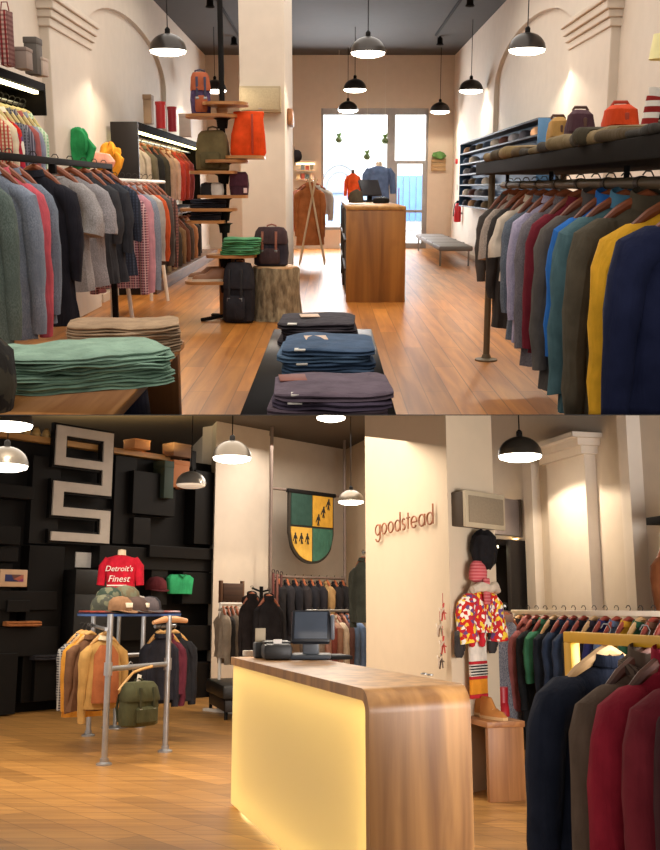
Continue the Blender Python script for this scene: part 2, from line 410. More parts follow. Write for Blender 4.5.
# ================================================================== UPPER SHOP: structure
OAK = wood('c4823c', '985a22', .34, 'y', .8, (.16, 1.9, math.pi / 2))
PLASTER = plain('d3c6b6', .75, var=.03); PLASTER2 = plain('cfc2b2', .75, var=.03)
DARKCEIL = plain('3b3836', .8, var=.05)
LW, RW, BACK, CEIL = -2.74, 2.74, 23.0, 4.20
struct(A, 'floor', G().box(-3.4, 5.6, -.06, 3.4, 23.1, 0), OAK)
struct(A, 'ceiling', G().box(-3.4, 4.4, CEIL, 3.4, 23.3, CEIL + .1), DARKCEIL)
def archwall(name, X, sgn):
    y0, y1, zs, za = 11.7, 17.4, 2.95, 3.62
    c, r = (y0 + y1) / 2, (y1 - y0) / 2
    arc = [(c + r * math.cos(t), zs + (za - zs) * math.sin(t)) for t in [math.pi * j / 24 for j in range(25)]]
    arc = list(reversed(arc))
    poly = [(4.4, 0), (y0, 0)] + arc + [(y1, 0), (23, 0), (23, CEIL), (4.4, CEIL)]
    M = Matrix(((0, sgn, 0, X), (1, 0, 0, 0), (0, 0, 1, 0), (0, 0, 0, 1)))
    struct(A, name, G().prism(poly, .07, M), PLASTER)
    g = G(); xs = X + sgn * .07
    g.box(min(xs, xs + sgn * .08), 4.4, 0, max(xs, xs + sgn * .08), 23, CEIL)
    struct(A, 'trim_1' if sgn < 0 else 'trim_2', g, PLASTER)
    g = G()                                  # pilaster and capital beside the arch
    q = -sgn
    for y0_, y1_, dx, z0, z1 in ((9.95, 11.6, .09, 0, 2.92), (9.92, 11.65, .11, 2.84, 2.92), (9.9, 11.68, .135, 2.92, 2.99), (9.87, 11.7, .16, 2.99, 3.07), (9.84, 11.72, .185, 3.07, 3.12), (9.95, 11.6, .07, 3.12, CEIL)):
        xa, xb = X + q * dx, X - q * .02
        g.box(min(xa, xb), y0_, z0, max(xa, xb), y1_, z1, .01)
    struct(A, 'trim_3' if sgn < 0 else 'trim_4', g, PLASTER2)
archwall('wall_left', LW, -1); archwall('wall_right', RW, 1)
# back wall with the shop window and the glazed door
wl, wm0, wm1, wr = A.at(321, 0, BACK).x, A.at(389, 0, BACK).x, A.at(397, 0, BACK).x, A.at(431, 0, BACK).x
wt = A.at(0, 108, BACK).z
g = G(); g.box(-3.3, BACK, 0, wl, BACK + .25, CEIL).box(wr, BACK, 0, 3.3, BACK + .25, CEIL).box(wl, BACK, wt, wr, BACK + .25, CEIL).box(wl, BACK, 0, wm0, BACK + .25, .42)
struct(A, 'wall_back', g, plain('cbbba8', .75, var=.03))
FRM = plain('9c9a98', .45, .3)
g = G(); g.box(wl, BACK + .04, .42, wl + .05, BACK + .14, wt).box(wl, BACK + .04, wt - .14, wr, BACK + .14, wt).box(wm0, BACK + .02, 0, wm1, BACK + .16, wt).box(wl, BACK + .04, .42, wm0, BACK + .14, .48)
g.box(wr - .05, BACK + .04, 0, wr, BACK + .14, wt)
zr = A.at(0, 162, BACK).z; zb = A.at(0, 210, BACK).z
g.box(wm1, BACK + .04, zr - .04, wr, BACK + .12, zr + .03)
struct(A, 'window_1', g, FRM)
g = G(); g.box(wm1 + .03, BACK + .05, zb - .06, wr - .05, BACK + .11, zb).box(wm1, BACK + .05, 0, wm1 + .06, BACK + .11, zr).box(wr - .11, BACK + .05, 0, wr - .05, BACK + .11, zr).box(wm1, BACK + .05, 0, wr - .05, BACK + .11, .12)
d1 = struct(A, 'door_1', g, FRM)
part('door_handle', G().cyl((wm1 + .1, BACK + .02, .95), (wm1 + .1, BACK + .02, 1.35), .015, seg=8), STEEL, d1)
gl = N('window_glass'); gl.b.inputs['Transmission Weight'].default_value = 1; gl.b.inputs['Roughness'].default_value = 0; gl.b.inputs['IOR'].default_value = 1.01; gl.b.inputs['Base Color'].default_value = (.97, .99, 1, 1)
g = G(); g.box(wl + .05, BACK + .085, .48, wm0, BACK + .09, wt - .14).box(wm1, BACK + .085, zr + .03, wr - .05, BACK + .09, wt - .14).box(wm1 + .06, BACK + .085, .12, wr - .11, BACK + .09, zr - .04)
struct(A, 'window_2', g, gl.m)
g = G(); g.box(LW, 12, 0, LW + .02, 23, .1).box(RW - .02, 12, 0, RW, 23, .1); struct(A, 'baseboard_1', g, PLASTER2)
# column
cx0, cx1 = A.at(238, 0, 12.5).x, A.at(284, 0, 12.5).x; cyb = cx1 / ((294 - 330) / F)
struct(A, 'column', G().box(cx0, 12.5, 0, cx1, min(16, cyb), CEIL, .012), PLASTER)
# ceiling track with small spotlights
for i, (px, py) in enumerate(((210, 5), (234, 43), (440, 43), (470, 4))):
    d = A.ray(px, py); t = (CEIL - .12 - A.eye) / d.z; p = Vector((d.x * t, d.y * t, CEIL - .12))
    where = ['near end of the left track', 'far end of the left track beside the column', 'far end of the right track', 'near end of the right track'][i]
    r = thing(A, 'spotlight', 'small black ceiling spotlight at the ' + where, 'spotlight', p, 0, 'ceiling track spotlights')
    part('housing', G().lathe([(.05, .10), (.055, .0), (.075, -.03), (.07, -.035), (.05, -.01), (.01, -.01)], 16), BLACKM, r)
    part('lamp', G().lathe([(.045, -.012), (.01, -.02)], 12), glow('fff0d8', 8), r)
    part('stem', G().cyl((0, 0, .1), (0, 0, .12), .02, seg=8), BLACKM, r)
for sx, x, ya, yb in (('left', A.at(222, 25, 17).x, 15, 20), ('right', A.at(455, 25, 17).x, 15, 20)):
    solo(A, 'ceiling_track', G().box(x - .02, ya, CEIL - .03, x + .02, yb, CEIL, .004), BLACKM, 'slim black spotlight track along the %s side of the dark ceiling' % sx, 'track')
# street outside the window
OUT = plain('f2f0ec', .8, var=.03)
struct(A, 'street', G().box(-9, 23.3, -.1, 9, 34, -.02), plain('bdbab4', .9))
b = thing(A, 'building_facade', 'pale sunlit building across the street, seen through the shop window', 'building', (0, 33, 0))
part('wall', G().box(-7, 0, 0, 7, .6, 9), OUT, b)
arcx = A.at(340, 0, 33).x
g = G()
for r0 in (.62, .46): g.tube([(arcx + r0 * math.cos(t), -.06, 1.25 + r0 * 1.35 * math.sin(t)) for t in [math.pi * j / 16 for j in range(17)]], .035, 6)
g.box(arcx - .64, -.1, .2, arcx - .56, 0, 1.25).box(arcx + .56, -.1, .2, arcx + .64, 0, 1.25).box(arcx - .75, -.12, 1.2, arcx + .75, 0, 1.28)
part('arched_doorway', g, plain('9aa2ac', .6), b)
x0, x1 = A.at(399, 0, 33).x, A.at(426, 0, 33).x
g = G()
for i in range(4): g.box(x0 + (x1 - x0) * i / 4 + .01, -.08, .3, x0 + (x1 - x0) * (i + 1) / 4 - .01, 0, 1.75, .01)
part('garage_door', g, plain('6f9be0', .6), b)
part('blue_band', G().box(A.at(320, 0, 33).x, -.05, .2, A.at(388, 0, 33).x, 0, 1.5), plain('a9c4ea', .7), b)
for i in range(3):
    xx = A.at(333 + i * 22, 0, 33).x; part('window', G().box(xx - .2, -.04, 3.0, xx + .2, 0, 4.1, .01), plain('d5dbe4', .3), b)
area(A, (.6, 27.5, 8), 9, 7, 2600, DAY, (0, .55, -.85))  # added lamp above the street, standing in for the sky

# ================================================================== UPPER SHOP: things
for px, py, wp, lab, en, Y in (
    (168, 50, 35, 'dark dome pendant lamp in front of the left wall arch, nearest on that side', 60, None),
    (368, 52, 33, 'dome pendant lamp high in the middle, nearest of the three above the counter', 60, None),
    (527, 49, 35, 'dark dome pendant lamp in front of the right wall arch, largest on that side', 60, None),
    (355, 89, 22, 'dome pendant lamp above the counter, in front of the wall over the window', 55, None),
    (348, 110, 17, 'small dome pendant lamp hanging at the upper edge of the shop window', 0, 21.8),
    (440, 111, 17, 'small dome pendant lamp at the upper right corner of the glazed door', 40, 21.8),
    (471, 90, 23, 'dark dome pendant lamp on the right, between the nearest one and the glazed door', 55, None),
    (215, 90, 22, 'dome pendant lamp half hidden behind the pole of the shelf display', 40, None)):
    pendant(A, px, py, wp, lab, CEIL, en, 'dome pendant lamps in the upper shop', Y=Y)

# ---------------- right clothes rack with its shelf
RX = 1.25
r = thing(A, 'clothes_rack', 'long black pipe clothes rack with a boarded top shelf along the right wall', 'clothes rack', (RX, 7.9, 0))
RUST = plain('6a5c46', .55, .2)
part('post', G().cyl((0, 0, .03), (0, 0, 1.49), .026, seg=12), RUST, r)
part('foot', G().lathe([(.09, 0), (.09, .012), (.04, .022), (.03, .05)], 16), RUST, r)
part('rail', G().cyl((.11, .12, 1.372), (.11, -4.6, 1.372), .026, seg=12), RUST, r)
for i in range(8): part('coupling', G().cyl((.11, -.55 * i - .1, 1.372), (.11, -.55 * i - .16, 1.372), .031, seg=12), plain('3a3126', .6), r)
part('shelf', G().box(-.12, -4.7, 1.45, .62, .05, 1.535, .008), plain('241f1b', .85, spec=.08), r)
for yy in (-.05, -1.6, -3.2): part('bracket', G().tube([(.11, yy, 1.385), (.11, yy, 1.46)], .014, 8), BLACKM, r)
part('rear_post', G().cyl((.55, 0, 0), (.55, 0, 1.46), .026, seg=12), RUST, r)
RAILZ = 1.385
spec = [  # Y, W, L, sl, T, material, collar, label, extra
 (7.72, .42, .62, .50, .06, fabric('4e4844'), 'shirt', 'dark brown-grey shirt at the far end of the right rack', {}),
 (7.42, .42, .70, .30, .06, fabric('baa99c', 'heather', '998c82'), 'shirt', 'taupe marled shirt, second from the far end of the right rack', {}),
 (7.10, .44, .98, .56, .07, fabric('3d3836'), 'crew', 'charcoal sweater hanging lowest at the far end of the right rack', {}),
 (6.78, .46, .62, .24, .06, fabric('dccbb8'), 'shirt', 'cream short-sleeved shirt on the right rack', {}),
 (6.50, .44, .98, .58, .07, fabric('757e8c', 'heather', '5e6672'), 'shirt', 'slate blue shirt between the cream and the lavender shirts', {}),
 (6.20, .46, .96, .60, .07, fabric('c0b5cd', 'heather', 'a69dba'), 'shirt', 'pale lavender shirt with long sleeves on the right rack', {}),
 (5.88, .47, 1.04, .72, .08, fabric('857d82', 'heather', '6e676c'), 'shirt', 'mauve-grey jacket just before the dark red one on the right rack', {}),
 (5.56, .49, .92, .66, .08, fabric('7d2432'), 'shirt', 'dark red jacket on the right rack', {}),
 (5.24, .52, 1.06, .74, .08, fabric('665e59'), 'tall', 'brown-grey jacket with a blue chest pocket on the right rack', {'patch': (-.17, -.42, .07, .09, fabric('2f66b4'), 'chest_pocket')}),
 (4.96, .50, .86, .62, .08, fabric('2f74c8'), 'tall', 'bright blue jacket behind the teal one on the right rack', {}),
 (4.70, .56, 1.06, .76, .09, fabric('55747a'), 'tall', 'teal-green jacket with a white chest patch on the right rack', {'patch': (-.15, -.37, .075, .055, plain('e8e2d6'), 'white_patch'), 'hood': True, 'cmat': fabric('5a8fae')}),
 (4.38, .58, 1.04, .78, .10, fabric('5c5344'), 'tall', 'dark olive padded coat beside the yellow raincoat', {'hood': True, 'amp': .16}),
 (3.98, .60, 1.02, .78, .09, fabric('efb02c'), 'tall', 'yellow raincoat near the front of the right rack', {'hood': True, 'patch': (-.2, -.46, .045, .05, plain('c0602a'), 'orange_badge'), 'hanger': wood('a35a30', '7a3c18', .5, 'x')}),
 (3.56, .66, 1.02, .80, .10, fabric('1b2140'), 'tall', 'navy parka nearest the viewer on the right rack', {'hood': True, 'zipm': STEEL}),
]
for i, (Y, W_, L, sl, T, m, c, lab, ex) in enumerate(spec):
    nm = 'jacket' if any(k in lab for k in ('jacket', 'coat', 'parka')) else 'shirt'
    nm = 'coat' if ('coat' in lab or 'parka' in lab) else nm
    garment(A, nm, lab, nm, 'garments on the right rack', (RX + .11 - (.0 if i < 12 else -.02 if i < 13 else .01), Y, 1.372 + .022), 0, W_, L, T, sl, m, c, seed=i + 3, out=.02, **ex)
# things on that shelf
SHZ = 1.535
tr = [('7d6a4a', 'khaki'), ('4d4434', 'dark olive'), ('8a7450', 'sand'), ('5c4c36', 'brown'), ('3b352e', 'charcoal brown'), ('6e5f42', 'moss'), ('403a34', 'dark grey')]
for i in range(12):
    Y = 7.3 - i * .32; hx, nm = tr[i % 7]; lay = i % 2
    folded(A, '%s folded trousers on the right rack shelf, %s' % (nm, ['at its far end', 'second from its far end', 'third from its far end', 'fourth from its far end', 'fifth, before the tan bag', 'below the tan bag front', 'in front of the tan bag', 'in front of the dark purple bag', 'between purple and orange bags', 'beside the orange bag', 'in front of the orange bag', 'nearest the viewer'][i]),
           'trousers folded along the right rack shelf', (RX + .04, Y, SHZ), math.pi / 2 + .12 * math.sin(i * 2.1), .5, .30, .055 + .02 * math.sin(i), fabric(hx), i, cat='trousers')
def duffel(lab, loc, w_, h_, d_, m, sm, seed):
    root = thing(A, 'bag', lab, 'bag', loc, 0, 'bags on the right rack shelf')
    part('bag_body', G().super([(0, 0, 0, w_ * .42, d_ * .45), (0, 0, h_ * .1, w_ * .5, d_ * .5), (0, 0, h_ * .6, w_ * .48, d_ * .47), (0, 0, h_ * .92, w_ * .40, d_ * .36), (0, 0, h_, w_ * .25, d_ * .2)], 24, 3, .08, seed).jitter(.014, 9, seed), m, root)
    part('flap', G().super([(0, -.015, h_ * .5, w_ * .48, d_ * .52), (0, -.01, h_ * .9, w_ * .43, d_ * .42), (0, 0, h_ * 1.02, w_ * .26, d_ * .24)], 24, 3).jitter(.008, 9, seed), m, root)
    part('strap', G().box(-w_ * .06, -d_ * .56, h_ * .25, w_ * .06, -d_ * .5, h_ * .8, .004), sm, root)
    part('handle', G().tube([(-.04, 0, h_), (-.03, 0, h_ + .018), (.03, 0, h_ + .018), (.04, 0, h_)], .008, 6), sm, root)
LEA = plain('5a3420', .5)
def onrack(px, py, Y):
    return (A.at(px, py, Y).x, Y, SHZ)
duffel('tan canvas bag on the right rack shelf', onrack(557, 140, 5.9), .115, .20, .2, fabric('b5894c'), LEA, 2)
duffel('dark purple-brown rucksack bag between the tan and orange bags', onrack(579, 138, 5.5), .145, .215, .22, fabric('50333a'), LEA, 3)
duffel('bright orange folded bag on the right rack shelf', onrack(619, 130, 4.8), .16, .185, .22, fabric('df4a1c'), plain('b03a16'), 4)
sb = thing(A, 'rolled_scarf', 'red and white striped rolled scarf standing beside the orange bag', 'scarf', onrack(646, 128, 4.5), 0)
part('roll', G().cyl((0, 0, 0), (.03, 0, .2), .035, seg=14), fabric('9c2a26', 'band', 'efe6da', 1.6), sb)
part('fringe', G().cyl((.03, 0, .2), (.036, 0, .235), .03, .036, seg=14), fabric('efe6da'), sb)

# ---------------- left black clothes rack
LX = -1.98
r = thing(A, 'clothes_rack', 'black square-bar clothes rack in front of the left wall', 'clothes rack', (LX, 9.2, 0))
part('rail', G().box(-.025, -4.2, 1.515, .025, .03, 1.56, .004), BLACKM, r)
part('post', G().box(-.025, -.02, 0, .025, .03, 1.52, .004), BLACKM, r)
part('base_bar', G().box(-.3, -.03, 0, .3, .04, .04, .004), BLACKM, r)
part('rear_post', G().box(-.025, -1.9, 1.45, .025, -1.85, 1.52, .004), BLACKM, r)
r = thing(A, 'clothes_rack', 'white pipe clothes rack behind the black one on the left', 'clothes rack', (LX, 12.2, 0))
part('rail', G().cyl((0, -2.9, 1.42), (0, 0, 1.42), .02, seg=10), WHITEM, r)
for yy in (-2.2, 0):
    for sx in (-.0, -.2): part('leg', G().cyl((sx, yy, 0), (-.14 + sx * .2, yy, 1.42), .022, seg=8), WHITEM, r)
L_ = 1.54
spec = [
 (5.55, .46, 1.10, .78, fabric('6b7872', 'heather', '58655f'), 'grey-green shirt nearest the viewer on the left rack', {}),
 (5.95, .50, 1.06, .82, fabric('939bab', 'heather', '7d8696'), 'blue-grey chambray shirt near the front of the left rack', {}),
 (6.13, .49, 1.04, .86, fabric('d25c68'), 'coral red shirt on the left rack', {}),
 (6.34, .49, 1.02, .74, fabric('828c9b', 'heather', '6f7886'), 'slate blue shirt just behind the coral red one', {}),
 (6.86, .52, 1.10, .58, fabric('22212a'), 'black coat with elbow-length sleeves on the left rack', {}),
 (7.40, .52, .92, .30, fabric('a8a2a2', 'heather', '918b89'), 'grey marl t-shirt, nearer of the two on the left rack', {'collar': 'crew'}),
 (7.82, .53, .92, .30, fabric('a09b9e', 'heather', '878386'), 'grey marl t-shirt, farther of the two on the left rack', {'collar': 'crew'}),
 (8.25, .52, .94, .40, fabric('3a3a3e'), 'charcoal polo shirt on the left rack', {}),
 (8.62, .53, .96, .50, fabric('33353c'), 'dark slate shirt at the far end of the black rack', {}),
 (8.98, .54, .94, .42, fabric('3a4254', 'check', '2a2f3c', 2), 'dark blue checked shirt at the far end of the black rack', {}),
]
spec2 = [
 (9.42, .50, 1.0, .84, fabric('a8606c', 'plaid', '5a3a4a', 2.2, 'd9b5b4'), 'red and pink plaid shirt, first on the white rack', {}),
 (9.76, .50, .98, .86, fabric('d096a2'), 'pink shirt on the white rack', {}),
 (10.08, .50, .98, .86, fabric('9aa4b4', 'heather', '828c9c'), 'grey-blue shirt on the white rack beside the pink one', {}),
 (10.4, .50, .8, .6, fabric('c2b8b0'), 'pale grey sweater on the white rack', {}),
 (10.7, .50, .8, .62, fabric('cf5a2e'), 'orange shirt on the white rack', {}),
 (11.0, .50, .9, .7, fabric('57504c'), 'dark grey jacket, second from the far end of the white rack', {}),
 (11.32, .50, .92, .74, fabric('8a5c54', 'check', '463634', 1.5), 'brown checked shirt at the far end of the white rack', {}),
]
for j, (sp, rz_) in enumerate(((spec, L_), (spec2, 1.445))):
    for i, (Y, W_, L, sl, m, lab, ex) in enumerate(sp):
        nm = 'coat' if 'coat' in lab else 't_shirt' if 't-shirt' in lab else 'sweater' if 'sweater' in lab else 'jacket' if 'jacket' in lab else 'shirt'
        garment(A, nm, lab, nm.replace('_', '-'), 'garments on the left racks', (LX, Y, rz_ + .02), 0, W_, L, .075, sl, m, ex.get('collar', 'shirt'), seed=i + 31 + j * 20, out=.02)

# ---------------- wall rack high on the left with shirts and boxes
r = thing(A, 'wall_rack', 'black wall-mounted canopy rack with a light strip, high on the left wall', 'wall rack', (LW, 8.8, 0))
part('back_panel', G().box(0, -3.6, 1.97, .02, -.04, 2.15, .002), BLACKW, r)
part('end_panel', G().box(0, -.04, 1.95, .34, 0, 2.21, .004), BLACKW, r)
part('top_board', G().box(0, -3.6, 2.145, .34, -.04, 2.21, .002), BLACKW, r)
part('rail', G().cyl((.16, -3.6, 2.03), (.16, -.04, 2.03), .014, seg=8), STEEL, r)
part('light_strip', G().box(.26, -3.5, 2.12, .30, -.08, 2.143, .002), glow('fff0b8', 8), r, 'warm white light strip')
sp = [(7.62, fabric('d8c9a8', 'plaid', 'b5443c', 2), 'cream and red plaid shirt on the high left wall rack'), (7.76, fabric('dccdb0'), 'cream shirt on the high left wall rack'), (7.91, fabric('e2d3bd', 'quilt', 'b5443c', .6), 'floral shirt on the high left wall rack'),
      (8.05, fabric('3b3c46', 'plaid', '70707c', 2.2), 'dark plaid shirt on the high left wall rack'), (8.20, fabric('4a4856', 'stripe', '8f8896', 2), 'grey striped shirt on the high left wall rack'),
      (8.35, fabric('a65a58'), 'dusty red shirt on the high left wall rack'), (8.49, fabric('8e93a6'), 'pale blue-grey shirt on the high left wall rack'), (8.63, fabric('8fbf92', 'check', 'd8e4cc', 2), 'mint green checked shirt at the end of the high left wall rack')]
for i, (Y, m, lab) in enumerate(sp):
    garment(A, 'shirt', lab, 'shirt', 'shirts on the high left wall rack', (LW + .19, Y, 2.046), .25, .36, .72, .055, .5, m, 'shirt', hanger=wood('e6d49a', 'c8b070', .5, 'x'), seed=i + 70)
def shelfitem(px0, px1, py0, py1, Y): 
    a = A.at(px0, py0, Y); b = A.at(px1, py1, Y); return (a.x + b.x) / 2, abs(b.x - a.x), a.z - b.z
WT = 2.212
x, w_, h_ = shelfitem(1, 14, 16, 72, 7.55)
pl = thing(A, 'gift_bag', 'tall red and white checked bag on the high left wall rack', 'bag', (x - .02, 7.6, WT), 0)
part('bag', G().box(-w_ / 2, -.07, 0, w_ / 2, .07, h_, .008).sub(2).jitter(.01, 8), fabric('c9a89c', 'check', '8a2a2c', 1.6, '5a2a2a'), pl)
part('handle', G().tube([(-.03, 0, h_), (-.02, 0, h_ + .06), (.02, 0, h_ + .06), (.03, 0, h_)], .005, 6), plain('7a2a24'), pl)
for px0, px1, py0, py1, Y, hx, lab in ((16, 31, 48, 82, 7.8, '8d7b70', 'taupe cardboard box on the high left wall rack'), (26, 40, 38, 60, 8.15, '5d5650', 'dark grey box behind the taupe box on the high wall rack'), (33, 47, 58, 88, 8.25, 'b8a596', 'pale box with a dark hand hole at the end of the high wall rack')):
    x, w_, h_ = shelfitem(px0, px1, py0, py1, Y); h_ = A.at(0, py0, Y).z - WT
    c = crate(A, 'storage_box', lab, 'box', (x, Y, WT), w_, .16, max(.1, h_), plain(hx, .8), .0)
    if 'hole' in lab: part('hand_hole', G().lathe([(.001, -.002), (.026, -.002), (.026, .003), (.001, .003)], 14, sy=1.5).tf(Matrix.Translation((.0, -.082, h_ * .5)) @ rot(math.pi / 2)), plain('4a3c34', .8), c, 'dark oval hand hole')

# ---------------- far wardrobe on the left wall with garments and tins
wx = -2.41
r = thing(A, 'wardrobe', 'open black wardrobe with lit rail standing against the left wall', 'wardrobe', (LW, 12.9, 0))
part('side_panel', G().box(0, 0, 0, .34, .06, 2.16, .004), plain('1d1816', .5, spec=.25), r)
part('top_board', G().box(0, .06, 2.06, .34, 6.0, 2.16, .004), BLACKW, r)
part('shelf', G().box(0, .06, .98, .36, 6.0, 1.06, .004), BLACKW, r)
part('rear_panel', G().box(0, 6.0, 0, .34, 6.05, 2.16, .004), BLACKW, r)
part('plinth', G().box(0, .06, 0, .5, 7.2, .16, .004), wood('7a5230', '4c3018', .5), r)
part('rail', G().cyl((.17, .06, 1.98), (.17, 6.0, 1.98), .014, seg=8), STEEL, r)
part('lower_rail', G().cyl((.2, .06, .93), (.2, 6.0, .93), .014, seg=8), STEEL, r)
part('light_strip', G().box(.26, .1, 2.035, .31, 5.9, 2.058, .002), glow('fff3a8', 9), r, 'warm white light strip')
cols = [('b8a894', 'beige'), ('6b6250', 'olive grey'), ('2c2a2a', 'black'), ('4a443a', 'dark olive'), ('c9a48e', 'blush'), ('e0b8a0', 'pale peach'), ('c8463a', 'red'), ('b6412f', 'brick red'), ('8e3d3a', 'maroon')]
for i, (hx, nm) in enumerate(cols):
    garment(A, 'shirt', '%s shirt on the upper rail of the left wardrobe, %s' % (nm, 'nearest its side panel' if i == 0 else 'among its row of nine'), 'shirt', 'shirts on the wardrobe upper rail', (LW + .21, 13.3 + i * .52, 1.995), .0, .40, .80, .07, .56, fabric(hx), 'shirt', seed=i + 90)
cols = [('3b342c', 'dark brown'), ('a08a6a', 'sand'), ('c2a078', 'tan'), ('4a4038', 'espresso'), ('94714f', 'camel'), ('7d4a34', 'rust brown'), ('5a4a3e', 'umber'), ('b87a50', 'copper'), ('3a3634', 'charcoal')]
for i, (hx, nm) in enumerate(cols):
    garment(A, 'jacket', '%s jacket on the lower rail of the left wardrobe' % nm, 'jacket', 'jackets on the wardrobe lower rail', (LW + .25, 14.0 + i * .48, .945), .0, .42, .66, .08, .52, fabric(hx), 'shirt', seed=i + 110)
for px0, px1, py0, Y, hx, lab, rd in ((143, 151, 95, 13.4, '7d664e', 'brown cardboard tube box on the wardrobe, nearest the wall panel', 0), (154, 164, 102, 14.4, 'c02a2e', 'bright red tin on top of the left wardrobe', 1), (166, 175, 107, 15.2, '9c1f2c', 'dark red tin beside the bright red one', 1), (178, 190, 114, 16.8, 'd8c8bc', 'white and pink packet on the wardrobe, farthest back', 0)):
    x0, x1 = A.at(px0, 0, Y).x, A.at(px1, 0, Y).x; h_ = A.at(0, py0, Y).z - 2.16
    t = thing(A, 'tin' if rd else 'storage_box', lab, 'tin' if rd else 'box', ((x0 + x1) / 2 - .03, Y, 2.16))
    w_ = x1 - x0
    if rd: part('can', G().lathe([(w_ / 2, 0), (w_ / 2, h_ * .88), (w_ / 2 + .005, h_ * .88), (w_ / 2 + .005, h_), (.01, h_)], 20), plain(hx, .4), t); part('lid', G().lathe([(w_ / 2 + .008, h_ * .9), (w_ / 2 + .008, h_ * 1.01), (.01, h_ * 1.02)], 20), plain(hx, .35), t)
    else: part('box', G().box(-w_ / 2, -.1, 0, w_ / 2, .1, h_ * .85, .005), plain(hx, .7), t); part('lid', G().box(-w_ / 2 - .005, -.105, h_ * .82, w_ / 2 + .005, .105, h_, .005), plain(hx, .7), t)
# folded pieces hung on the black rack's far corner wall: green and yellow tops
for px, py, hx, lab, Y in ((79, 138, '2f9a58', 'green hooded top hung on the wall above the left racks', 10.6), (104, 150, 'e0992a', 'mustard yellow top hung on the wall beside the green one', 12.0)):
    p = A.at(px, py, Y); p.x = max(p.x, LW + .16)
    t = thing(A, 'wall_hung_top', lab, 'top', p, .3)
    part('cloth', G().super([(0, 0, -.32, .09, .05), (0, 0, -.2, .12, .07), (0, 0, -.06, .13, .07), (0, 0, .0, .11, .06), (0, 0, .06, .06, .05), (0, 0, .09, .03, .03)], 28, 2.0, .3, 3).sub(1).jitter(.06, 9, px), fabric(hx), t)
    part('sleeve', G().tube([(.07, -.04, -.03), (.12, -.06, -.10), (.10, -.06, -.2), (.05, -.07, -.28)], [.03, .045, .04, .03], 10).jitter(.03, 12, py), fabric(hx), t)
    part('peg', G().cyl((0, .0, .08), (0, .16, .08), .014, seg=8), STEEL, t)
    t2 = None
x = A.at(92, 168, 11.6)
solo(A, 'folded_shirt', G().super([(0, 0, -.05, .3, .08), (0, 0, .0, .32, .1), (0, 0, .09, .26, .07), (0, 0, .11, .1, .03)], 20, 3, .06).jitter(.02, 7), fabric('e8a088'), 'salmon pink shirt bundle behind the black rack bar, under the green top', 'shirt', (x.x, 11.3, 1.63))

# ---------------- wooden table with trouser stacks
TZ = .47
TOPW = wood('c98a4c', 'a8692f', .4, 'y')
r = thing(A, 'display_table', 'low wooden plank table on the left, stacked with green and beige trousers', 'table', (0, 0, 0))
part('tabletop', G().box(-2.0, 3.2, TZ - .045, -.86, 5.85, TZ, .006), TOPW, r)
part('leg_panel', G().box(-1.12, 5.70, 0, -.88, 5.80, TZ - .045, .004), wood('9a6234', '7c4c24', .5, 'z'), r)
part('leg_panel', G().box(-1.98, 5.70, 0, -1.7, 5.80, TZ - .045, .004), wood('9a6234', '7c4c24', .5, 'z'), r)
gx = A.at(88, 370, 4.55).x
greens = ['93b39d', '88a892', '97b8a1', '86a590', '8fb09a', '96b5a0']
for i in range(6):
    folded(A, 'green folded trousers on the left table, %s of the stack' % ['lowest', 'second from the bottom', 'third from the bottom', 'third from the top', 'second from the top', 'topmost'][i], 'green trousers stacked on the table', (gx - .01 + .012 * math.sin(i * 2), 4.55 - .004 * i, TZ + i * .028), .46 + .05 * math.sin(i * 1.7), .72, .50, .028, fabric(greens[i]), i + 200, wr=.014)
bx = A.at(128, 330, 5.6).x
for i in range(5):
    folded(A, 'beige folded trousers on the left table, %s of the stack' % ['lowest', 'second from the bottom', 'middle one', 'second from the top', 'topmost'][i], 'beige trousers stacked on the table', (bx, 5.5, TZ + i * .031), .2 + .03 * math.sin(i * 1.3), .60, .44, .031, fabric(['a98d70', 'b3987c', 'a08468', 'b59a7e', 'ad9072'][i]), i + 220, wr=.010)
p = A.at(4, 372, 3.9)
solo(A, 'knit_bag', G().super([(0, 0, -.1, .1, .12), (0, 0, 0, .12, .16), (0, 0, .12, .11, .15), (0, 0, .2, .05, .07)], 20, 2.4, .15).jitter(.03, 9), fabric('2e2a26', 'camo', '4a4438'), 'dark camouflage bag at the left end of the green trousers', 'bag', (p.x - .10, 3.95, TZ + .1))
p = A.at(120, 400, 4.9)
t = thing(A, 'storage_bag', 'dark blue fabric bag on the floor beneath the left table', 'bag', (p.x + .02, 4.75, .12))
part('bag', G().super([(0, 0, 0, .13, .2), (0, 0, .1, .15, .24), (0, 0, .26, .13, .2), (0, 0, .29, .08, .1)], 20, 3, .08).jitter(.015, 8), fabric('23243a'), t)
part('handle', G().tube([(-.05, 0, .28), (0, 0, .30), (.05, 0, .28)], .01, 6), fabric('23243a'), t)

